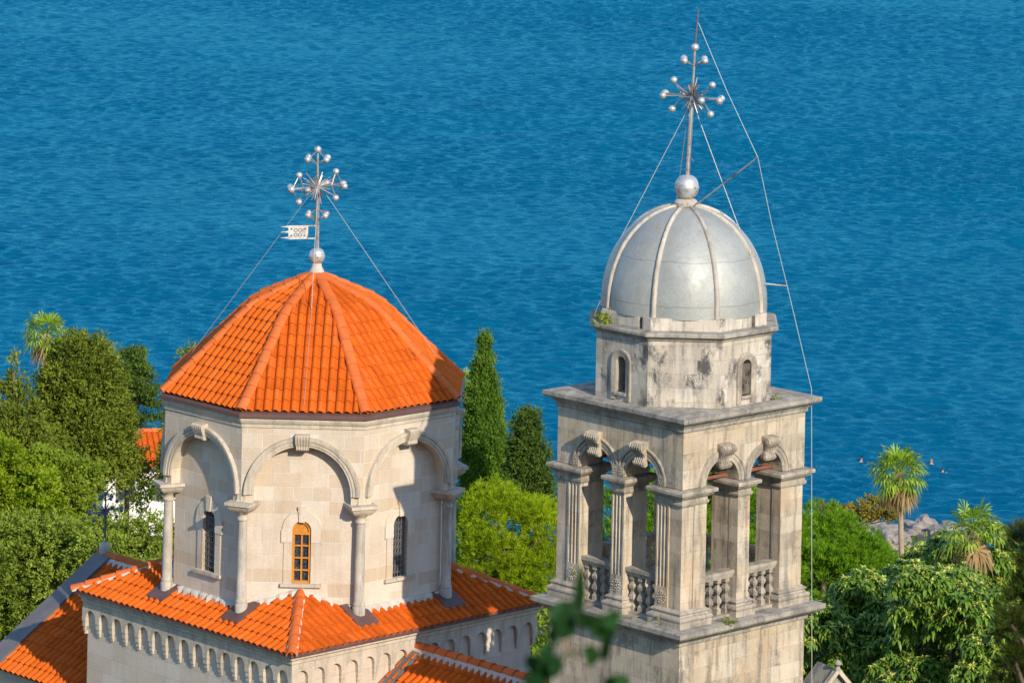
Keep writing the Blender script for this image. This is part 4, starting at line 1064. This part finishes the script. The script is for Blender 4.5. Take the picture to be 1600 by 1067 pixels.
t, h = root_at('leafy_tree', 45, 805, 150, 'olive green leafy tree left of the grey gable verge'); cl = blob_clumps(2.9, 2.3, h - 6, h, 60, 15); trunk(t, h - 1.2, .22, [c[:3] for c in cl[::5]], 6); leafy(t, cl, 80000, .14, .07, M['olive'], 26)
t, h = root_at('leafy_tree', 195, 800, 148, 'olive green leafy tree behind the small gable cross'); cl = blob_clumps(2.6, 2.1, h - 5, h, 55, 16); trunk(t, h - 1.2, .22, [c[:3] for c in cl[::5]], 7); leafy(t, cl, 70000, .14, .07, M['olive'], 27)
t, h = root_at('leafy_shrub', 222, 735, 177, 'thin bright green shrub in front of the white house', 'shrub'); cl = blob_clumps(.75, .7, h - 1.9, h, 16, 17, .3); trunk(t, h - .5, .06, [c[:3] for c in cl], 8); leafy(t, cl, 600, .17, .10, M['yellow'], 28, fill=.4, spray=6)
t, h = root_at('leafy_tree', 272, 690, 174, 'dark leafy tree between the white house and the stone drum'); cl = blob_clumps(.5, .6, h - 2.2, h, 14, 18); trunk(t, h - .5, .12, [c[:3] for c in cl[::3]], 9); leafy(t, cl, 5000, .16, .09, M['darkcon'], 29)

# -- between the drum and the tower
t, h = root_at('slim_cypress', 757, 526, 165, 'tall slender dark cypress between the drum and the bell tower'); rr = random.Random(9); cl = []
for i in range(120):
    q = i / 119; z = lerp(h - 6.6, h - .12, q); rad = .78 * (1 - q ** 2.2) ** .8 + .06; a = i * 2.4; cr = max(.13, rad * .42); off = max(0, rad - cr); cl.append((off * math.cos(a), off * math.sin(a), z, cr, cr, cr * 1.5))
trunk(t, h - 1, .16, [], 10); leafy(t, cl, 60000, .14, .05, M['slim'], 30, droop=-.9, fill=.3, out=.5)
t, h = root_at('slim_cypress', 779, 640, 168, 'short narrow yellowish cypress hugging the tall dark one on its right'); cl = [(.0, 0, lerp(h - 3.5, h, i / 20), .30 * (1 - (i / 21) ** 2) + .05, .3, .3) for i in range(21)]; trunk(t, h - 1, .1, [], 10); leafy(t, cl, 6000, .15, .05, M['yellow'], 33, droop=-.9)
t, h = root_at('conifer_tree', 825, 638, 160, 'small blue green conifer right of the slender cypress'); cl = cone_clumps(h - .1, h - 4.2, 1.15, 60, 19, .12, .5, .6); trunk(t, h - .3, .16, [c[:3] for c in cl[::7]], 11); leafy(t, cl, 36000, .15, .06, M['darkcon'], 34, droop=.0)
t, h = root_at('pine_tree', 790, 738, 138, 'bright yellow green pine between the drum and the bell tower'); cl = blob_clumps(2.1, 2.2, h - 5.0, h - .15, 60, 20, .36, .7); trunk(t, h - 1.0, .24, [c[:3] for c in cl[::4]], 12); tufted(t, cl, 6500, 11, .20, .020, M['pine'], 35)
t, h = root_at('pine_tree', 1070, 715, 150, 'wide deep green pine seen through the belfry arches'); cl = blob_clumps(5.0, 2.6, h - 6.0, h - .5, 120, 36, .30, .6); trunk(t, h - 1.2, .3, [c[:3] for c in cl[::5]], 13); tufted(t, cl, 11000, 10, .24, .028, M['pine2'], 37)
t, h = root_at('pine_tree', 1290, 788, 156, 'vivid green pine right of the bell tower, sloping to the rocks'); cl = [(c[0] + .0, c[1], c[2] - .35 * max(0, c[0]) , c[3], c[4], c[5]) for c in blob_clumps(3.3, 2.6, h - 6.6, h - .1, 150, 38, .26, .7)]; trunk(t, h - 1.0, .26, [c[:3] for c in cl[::5]], 14); tufted(t, cl, 13000, 10, .22, .026, M['pine2'], 39, up=1.0)

# -- palms
def fan_palm(px, py, Y, label, crown_px, nf, nd, seed, trunk_r=.22, group='fan palms along the shore', lean=0.0, young=False):
    p_ = P(px, py, Y); s = crown_px / (F_PX / Y); z = gz(p_.x, Y)
    t = empty('fan_palm', (p_.x, Y, z), 0, label, 'palm tree', group); h = p_.z - z
    m = MB(); pts = [Vector((lean * (q - 1), 0, h * q)) for q in (0, .25, .5, .75, 1)]; pts[0].z = -.3
    m.tube(pts, [trunk_r * 1.25, trunk_r, trunk_r * .95, trunk_r * .95, trunk_r * .9], 10); m.build('trunk', M['palm_bark'], t, smooth=60, uv=False)
    rs = random.Random(seed)
    def fan(mb, a, el, pet, rad, droop, nb):
        d = Vector((math.cos(a) * math.cos(el), math.sin(a) * math.cos(el), math.sin(el))); o = Vector((0, 0, h)) + Vector((math.cos(a), math.sin(a), 0)) * trunk_r * .6
        hub = o + d * pet + Vector((0, 0, -droop * pet * .25)); mb.tube([o, o.lerp(hub, .5) + Vector((0, 0, .04)), hub], .016, 4)
        sd = d.cross(Vector((0, 0, 1)));  sd = sd.normalized() if sd.length > .01 else Vector((1, 0, 0)); nn = sd.cross(d)
        for i in range(nb):
            mb.cur = rs.random(); b_ = lerp(-1.9, 1.9, i / (nb - 1)); bd = (d * math.cos(b_) + sd * math.sin(b_)).normalized()
            l = rad * (.72 + .28 * math.cos(b_ * .7)) * rs.uniform(.9, 1.1); w = nn.cross(bd) * rad * .062
            md = hub + bd * l * .55 + nn * (.05 * rad * (-1) ** i); tp = hub + bd * l * .88 + Vector((0, 0, -droop * l * rs.uniform(.45, .8)))
            mb.poly([hub, md + w, tp, md - w])
    for i in range(nf):
        g_ = MB(); a = i * 2.4 + rs.uniform(-.3, .3); q = i / nf
        fan(g_, a, lerp(1.35, -.55, q ** .9), s * .36 * rs.uniform(.85, 1.15), s * .42 * rs.uniform(.85, 1.1), lerp(.15, .75, q), 15); g_.build('frond', M['frond'], t, uv=False)
    for i in range(nd):
        g_ = MB(); a = i * 2.4 + rs.uniform(-.5, .5); fan(g_, a, rs.uniform(-1.35, -.85), s * .33, s * .42 * rs.uniform(.8, 1.1), .9, 12); g_.build('dead_frond', M['dead'], t, uv=False)
    return t
fan_palm(1405, 737, 214, 'fan palm with a bare trunk standing against the sea right of the tower', 70, 34, 22, 41, .15, lean=-.3)
fan_palm(72, 520, 178, 'fan palm with a ragged crown behind the broad cypress at left', 58, 26, 18, 42, .15)
fan_palm(737, 596, 170, 'fan palm mostly hidden behind the right edge of the drum', 38, 18, 8, 43)
fan_palm(1520, 828, 121, 'young fan palm among the drooping leaves at right', 78, 18, 12, 44, .11)

# -- reddish tree by the shore
t, h = root_at('leafy_tree', 1345, 783, 226, 'sparse rusty leaved tree by the shore left of the bare palm trunk'); rr = random.Random(4)
cl = [(rr.uniform(-2.1, 2.0), rr.uniform(-.8, .8), h - .55 + rr.uniform(-.35, .45), .42, .4, .2) for _ in range(26)] + [(rr.uniform(-1.8, -.8), 0, h - 1.5 + rr.uniform(-.3, .3), .3, .3, .25) for _ in range(5)]
trunk(t, h - .5, .16, [c[:3] for c in cl[::2]], 15); leafy(t, cl, 5200, .20, .12, M['redleaf'], 45, fill=.4)

# -- loquat trees: rosettes of long drooping leaves
def loquat(px, py, Y, label, rx, ry, depth, nros, seed, ncl):
    t, h = root_at('loquat_tree', px, py, Y, label, group='loquat trees beside the bell tower')
    cl = blob_clumps(rx, ry, h - depth, h - .2, ncl, seed, .34, .8); trunk(t, h - 1.0, .18, [c[:3] for c in cl[::2]], seed)
    rs = np.random.RandomState(seed); p, d, ci = clump_points(cl, nros, rs, .15, -.2)
    for nm, mat, per, ln, wd, el0, el1, frac in (('crown', M['loquat'], 11, .27, .085, -.9, .55, 1.0), ('new_lit_leaves', M['loquat_new_lit'], 6, .19, .055, -.2, 1.0, .62)):
        sel = rs.random(len(p)) < frac; q = p[sel]; dd = d[sel]; k = len(q); n = k * per
        base = np.repeat(q, per, 0); az = np.tile(np.arange(per) * 2.4, k) + np.repeat(rs.random(k) * 6.28, per); el = rs.uniform(el0, el1, n)
        dr = unit(np.stack([np.cos(az) * np.cos(el), np.sin(az) * np.cos(el), np.sin(el)], 1) + np.repeat(dd, per, 0) * .35)
        L = ln * rs.uniform(.7, 1.2, n)[:, None]; W = wd * rs.uniform(.8, 1.2, n)[:, None]
        if nm == 'new_lit_leaves': base = base + np.array([0, 0, .05])
        side = unit(np.cross(dr, np.array([0, 0, 1.0]) + rs.normal(0, .15, (n, 3)))); up = np.cross(side, dr)
        p0 = base; m1 = base + dr * L * .40 + up * L * .05; m2 = base + dr * L * .75 - np.array([0, 0, 1]) * L * .10; tp = base + dr * L * .95 - np.array([0, 0, 1]) * L * .35
        v = np.stack([p0, m1, m2, tp, m1 + side * W * .5 + up * W * .22, m2 + side * W * .42 + up * W * .18, m1 - side * W * .5 + up * W * .22, m2 - side * W * .42 + up * W * .18], 1).reshape(-1, 3)
        o8 = (np.arange(n) * 8)[:, None, None]
        f = (np.array([[0, 1, 4, 4], [0, 6, 1, 1]]) * 0)[None] if False else None
        quads = o8 + np.array([[1, 2, 5, 4], [6, 7, 2, 1]])[None]; tris = o8 + np.array([[0, 1, 4], [0, 6, 1], [2, 3, 5], [7, 3, 2]])[None]
        tq = np.concatenate([tris, tris[:, :, 2:3]], 2)
        allt = np.concatenate([np.concatenate([quads[:, :, [0, 1, 2]], quads[:, :, [0, 2, 3]]], 1), tris], 1).reshape(-1, 3)
        rnd = np.repeat(np.clip(.4 * np.repeat(rs.random(k), per) + .6 * rs.random(n), 0, 1), 8)
        np_mesh(nm, v, allt, rnd, mat, t)
loquat(1340, 885, 116, 'loquat tree with pale young leaves filling the corner right of the tower base', 2.3, 1.8, 4.6, 1500, 51, 44)
loquat(1492, 872, 112, 'loquat tree in front of the young fan palm', 2.1, 1.8, 4.8, 1500, 52, 44)
loquat(1545, 806, 124, 'loquat tree rising above the others at the right edge behind the young palm', 2.3, 1.5, 2.6, 1000, 53, 26)
loquat(1452, 838, 128, 'small loquat crown below the shore rocks left of the young palm', 1.3, 1.0, 2.2, 450, 54, 14)
loquat(1580, 960, 109, 'loquat tree low at the right edge behind the dark foreground pine', 1.5, 1.4, 3.2, 700, 55, 24)

# -- undergrowth on the slope, reads as one mass
rs = np.random.RandomState(77); n = 90000
X = rs.uniform(-30, 34, n); Y = rs.uniform(132, 224, n)
hgt = np.maximum(0, .9 + .8 * np.sin(X * .9 + Y * .35) * np.sin(Y * .5 - X * .31)) * rs.random(n)
keep = ~((X > -20) & (X < -13) & (Y > 172) & (Y < 192)); X, Y, hgt = X[keep], Y[keep], hgt[keep]; n = len(X)
Zs = np.array([gz(a, b_) for a, b_ in zip(X, Y)]); ok = Zs > .8; X, Y, hgt, Zs = X[ok], Y[ok], hgt[ok], Zs[ok]; n = len(X)
dr = unit(rs.normal(0, .7, (n, 3)) + np.array([0, -.2, .6]))
ug = blades('undergrowth', np.stack([X, Y, Zs + hgt], 1), dr, rs.uniform(.25, .5, n), rs.uniform(.12, .22, n), rs, rs.random(n), M['mid'], None, .15)
ug['kind'] = 'stuff'; ug['label'] = 'tangled green undergrowth covering the slope behind the church'; ug['category'] = 'undergrowth'

# ------------------------------------------------------------------ shore rocks
M['rock'] = stone_mat('shore_rock', (.38, .33, .28), (.27, .23, .19), (0, 0, 0), 1, 1, grey=.5, streak=.0, black=.4, blocks=False, bump=1.0)
def rock(px, py, Y, sx, sy, sz, seed, label):
    from mathutils import noise as mn
    p_ = P(px, py, Y); bm = bmesh.new(); bmesh.ops.create_icosphere(bm, subdivisions=4, radius=1)
    for v in bm.verts:
        n_ = mn.noise(v.co * 1.4 + Vector((seed * 3.1, 0, 0))) * .42 + mn.noise(v.co * 4 + Vector((0, seed, 0))) * .16 + mn.cell(v.co * 2.5 + Vector((seed, 0, 0))) * .10
        v.co *= 1 + n_; v.co = Vector((v.co.x * sx, v.co.y * sy, v.co.z * sz))
    me = bpy.data.meshes.new('rock'); bm.to_mesh(me); bm.free(); me.materials.append(M['rock'])
    o = bpy.data.objects.new('rock', me); C.objects.link(o); o.location = p_; o['label'] = label; o['category'] = 'rock'; o['group'] = 'rocks along the shore'
rock(1440, 832, 240, 1.05, 1.6, .8, 1, 'pale rounded rock standing against the sea right of the bare palm trunk')
rock(1372, 838, 236, 1.5, 1.6, .8, 2, 'grey rock under the rusty leaved tree left of the palm trunk')
rock(1396, 848, 232, 1.0, 1.2, .7, 3, 'grey rock just left of the foot of the bare palm trunk')
rock(1418, 846, 238, .9, 1.2, .6, 4, 'dark rock at the waterline between the palm trunk and the pale rock')
rock(1490, 836, 238, 1.6, 1.6, .6, 5, 'low pale rock at the waterline left of the young palm')
rock(1340, 826, 242, 1.4, 1.4, .4, 6, 'low rock at the waterline farthest left on the headland')

# ------------------------------------------------------------------ white house on the left
def house():
    Y = 186; c = P(214, 735, Y); z0 = gz(c.x, Y)
    root = empty('house', (c.x, Y, z0), R(12), 'white plastered house with an orange tiled roof at left', 'house')
    eave = P(214, 716, Y - 1.5).z - z0; ridge = P(222, 664, Y + 1.5).z - z0
    hx, hy = 1.75, 2.2
    w = MB(); w.box(-hx, hx, -hy, hy, -2, eave); w.poly([(hx, -hy, eave), (hx, hy, eave), (hx, 0, ridge - .1)]); w.poly([(-hx, -hy, eave), (-hx, hy, eave), (-hx, 0, ridge - .1)])
    w.build('wall', M['plaster'], root)
    r_ = MB(); F, n, t = face_frame(R(-90)); F2, _, _ = face_frame(R(90))
    pr = [(hy + .35, eave - .12), (0, ridge)]
    tile_facet(r_, F, pr, -hx - .25, hx + .25, .26, .5, random.Random(2)); tile_facet(r_, F2, pr, -hx - .25, hx + .25, .26, .5, random.Random(3))
    ro = r_.build('roof', M['tile'], root, smooth=50)
    m = MB(); ridge_tiles(m, [(-hx - .25, 0, ridge + .03), (hx + .25, 0, ridge + .03)], random.Random(4), .45, .13); m.build('ridge_tiles', M['hip'], ro, smooth=50)
    m = MB(); m.box(-hx - .25, hx + .25, -hy - .45, -hy - .33, eave - .24, eave - .14); m.build('gutter', M['brown'], ro)
    for x in (-.75, .95):
        f = MB(); zz = eave - 1.75
        f.box(x - .42, x - .34, -hy - .04, -hy + .02, zz, zz + 1.2); f.box(x + .34, x + .42, -hy - .04, -hy + .02, zz, zz + 1.2); f.box(x - .34, x + .34, -hy - .04, -hy + .02, zz + 1.12, zz + 1.2); f.box(x - .34, x + .34, -hy - .04, -hy + .02, zz, zz + .08); f.box(x - .03, x + .03, -hy - .035, -hy + .02, zz + .08, zz + 1.12)
        wo = f.build('window', M['grey_sheet'], root); m = MB(); m.box(x - .34, x + .34, -hy - .015, -hy + .01, zz + .08, zz + 1.12); m.build('pane', M['glass'], wo)
house()

# ------------------------------------------------------------------ stone gable at the lower right, its shade put into darker stone
def gable():
    c = P(1309, 1046, 105.0); root = empty('stone_gable', (c.x, c.y, gz(c.x, c.y)), R(28), 'small shade-toned stone gable with a carved finial right of the tower base', 'gable')
    zr = c.z - root.location.z; m = MB(); w, l, s_ = .52, .95, .56
    for sg in (-1, 1):
        for dz in (0, -.09): m.poly([(0, 0, zr + dz), (0, l, zr + dz), (sg * w, l, zr - s_ + dz), (sg * w, 0, zr - s_ + dz)])
    m.build('roof_slabs', M['ledge'], root)
    m = MB(); m.box(-w + .1, w - .1, .12, l - .1, -1.0, zr - s_); m.poly([(-w + .1, .12, zr - s_), (w - .1, .12, zr - s_), (0, .12, zr - .1)]); m.build('wall', M['ledge'], root)
    m = MB()
    for sg in (-1, 1): m.box(0, 1, -.06, .10, 0, 1, lambda x, y, z: Vector((sg * x * (w + .05), y, zr - x * (s_ + .06) + z * .15 - .08)))
    m.build('verge', M['trim'], root)
    m = MB(); m.lathe([(.09, zr), (.06, zr + .06), (.04, zr + .09), (.10, zr + .15), (.08, zr + .20), (.03, zr + .25), (0, zr + .27)], 10); m.build('finial', M['ledge'], root, smooth=50)
gable()

# ------------------------------------------------------------------ swimmers
skin = plain_mat('skin', (.48, .23, .15), .6, 0, .08); hairm = plain_mat('dark_hair', (.03, .02, .015), .6)
def swimmer(px, py, face, label, reach, hair):
    q = P(px, py, 1.0); k = (H - q.z); Y = H / k; p_ = P(px, py, Y)
    root = empty('person', (p_.x, p_.y, -.02), face, label, 'person', 'people swimming off the rocks')
    root.scale = (.86, .86, .86)
    js = [(0, 0, -.62), (0, .02, -.36), (0, .05, -.10), (0, .04, .04), (0, .03, .16), (0, .03, .30), (.19, .05, -.06), (.36, -.15, -.14), (reach, -.42, .03), (-.19, .05, -.06), (-.36, -.12, -.16), (-.30, -.40, -.05), (.10, .1, -.8), (-.10, .1, -.8), (.12, .5, -.95), (-.12, .5, -.95), (0, -.06, .20)]
    es = [(0, 1), (1, 2), (2, 3), (3, 4), (4, 5), (2, 6), (6, 7), (7, 8), (2, 9), (9, 10), (10, 11), (0, 12), (0, 13), (12, 14), (13, 15), (4, 16)]
    ra = [.15, .14, .15, .06, .10, .085, .075, .05, .035, .075, .05, .035, .09, .09, .05, .05, .03]
    me = bpy.data.meshes.new('body'); me.from_pydata(js, es, []); me.materials.append(skin)
    bd = bpy.data.objects.new('body', me); C.objects.link(bd); bd.parent = root
    sk = bd.modifiers.new('skin', 'SKIN'); sk.use_smooth_shade = True; sd_ = bd.modifiers.new('sub', 'SUBSURF'); sd_.levels = 1; sd_.render_levels = 2
    if not me.skin_vertices: bd.data.skin_vertices  # layer comes with the modifier
    for v, r_ in zip(me.skin_vertices[0].data, ra): v.radius = (r_, r_)
    me.skin_vertices[0].data[0].use_root = True
    hm = MB(); rows = []
    for a in range(6):
        th = math.pi * .55 * a / 5; rows.append([Vector((.112 * math.sin(th) * math.cos(e), .05 + .118 * math.sin(th) * math.sin(e), .235 + .135 * math.cos(th) + (.05 if math.sin(e) < -.4 and a > 3 else 0))) for e in [2 * math.pi * z_ / 14 for z_ in range(14)]])
    hm.grid(rows, True); hm.build('hair', hair, root, smooth=80, uv=False)
swimmer(1346, 721, R(40), 'swimmer left of the palm crown, alone in the sea', .30, hairm)
swimmer(1455, 724, R(180), 'pale backed swimmer right of the palm crown with shoulders above water', .45, plain_mat('fair_hair', (.30, .17, .08), .6))
swimmer(1473, 739, R(100), 'lowest swimmer right of the palm crown, nearest the rocks', .34, hairm)

# ------------------------------------------------------------------ out of focus plants near the camera
def leaf_shape(mb, base, d, L, W, curl, up):
    d = d.normalized(); s = d.cross(up).normalized(); n_ = s.cross(d); rows = []
    for i in range(7):
        q = i / 6; w = W * math.sin(math.pi * min(1, q * .93 + .03)) ** .8 * .5; c = base + d * (L * q) - n_ * (curl * L * q * q)
        rows.append([c - s * w + n_ * w * .25, c, c + s * w + n_ * w * .25])
    mb.grid(rows)
def twig():
    Y = 9.0; b0 = P(838, 1130, Y); root = empty('leafy_twig', b0, 0, 'blurred green twig with pointed leaves close to the camera in front of the tower', 'twig')
    pts = [P(838, 1130, Y), P(845, 1060, Y), P(868, 1000, Y), P(890, 950, Y), P(905, 915, Y)]
    m = MB(); m.tube([p_ - b0 for p_ in pts], [.007, .006, .005, .004, .0025], 6)
    m.tube([P(950, 1130, Y) - b0, P(958, 1085, Y) - b0, P(964, 1050, Y) - b0], [.003, .0025, .0015], 6)
    m.tube([P(890, 950, Y) - b0, P(918, 962, Y) - b0, P(940, 968, Y) - b0], .003, 5)
    m.tube([P(856, 1030, Y) - b0, P(895, 1018, Y) - b0, P(925, 1022, Y) - b0], .003, 5); m.build('stem', M['fore'], root, uv=False)
    m = MB(); r_ = random.Random(8)
    for (x0, y0), (x1, y1), w in (((905, 960), (908, 895), 15), ((890, 950), (876, 1000), 30), ((898, 945), (862, 962), 24), ((925, 962), (955, 1005), 26), ((938, 965), (962, 975), 18), ((915, 1015), (938, 1040), 22), ((955, 985), (938, 1036), 14), ((905, 955), (925, 985), 20),
                                  ((852, 1030), (818, 1045), 26), ((850, 1020), (868, 1062), 30), ((846, 1055), (822, 1075), 28), ((856, 1035), (880, 1045), 22), ((842, 1070), (862, 1090), 30), ((962, 1055), (978, 1080), 24), ((960, 1060), (948, 1082), 22), ((858, 1010), (848, 1030), 20), ((872, 990), (858, 1000), 16)):
        m.cur = r_.random(); a = P(x0, y0, Y + r_.uniform(-.05, .05)) - b0; e = P(x1, y1, Y + r_.uniform(-.05, .05)) - b0
        leaf_shape(m, a.lerp(e, .15) + Vector((r_.uniform(-.012, .012), .03, r_.uniform(-.01, .01))), e - a + Vector((r_.uniform(-.012, .012), 0, r_.uniform(-.012, .012))), (e - a).length * .9, w / (F_PX / Y), .1, Vector((r_.uniform(-.4, .4), -1, .2)))
        leaf_shape(m, a, e - a, (e - a).length, 1.3 * w / (F_PX / Y), .15, Vector((r_.uniform(-.4, .4), -1, .3)))
    m.build('leaves', M['fore'], root, uv=False, smooth=60)
twig()
Y = 30.0; p_ = P(1690, 960, Y)
t = empty('pine_tree', (p_.x, Y, gz(p_.x, Y)), 0, 'dark blurred pine cut off by the right edge close to the camera', 'tree'); h = p_.z - t.location.z
cl = []; rr = random.Random(12)
for yy in range(840, 1110, 22):
    for xx in range(0, 3):
        edge = 1572 + 14 * math.sin(yy * .05) + (18 if yy < 900 else 0) - (22 if yy > 1020 else 0)
        q = P(edge + 22 + xx * 34, yy + rr.uniform(-8, 8), Y + rr.uniform(-.3, .3)) - Vector(t.location); cl.append((q.x, q.y, q.z, .10, .14, .08))
trunk(t, h + .6, .14, [c[:3] for c in cl[::3]], 61); tufted(t, cl, 1900, 12, .085, .006, M['forepine'], 62, up=.4, fill=.4)
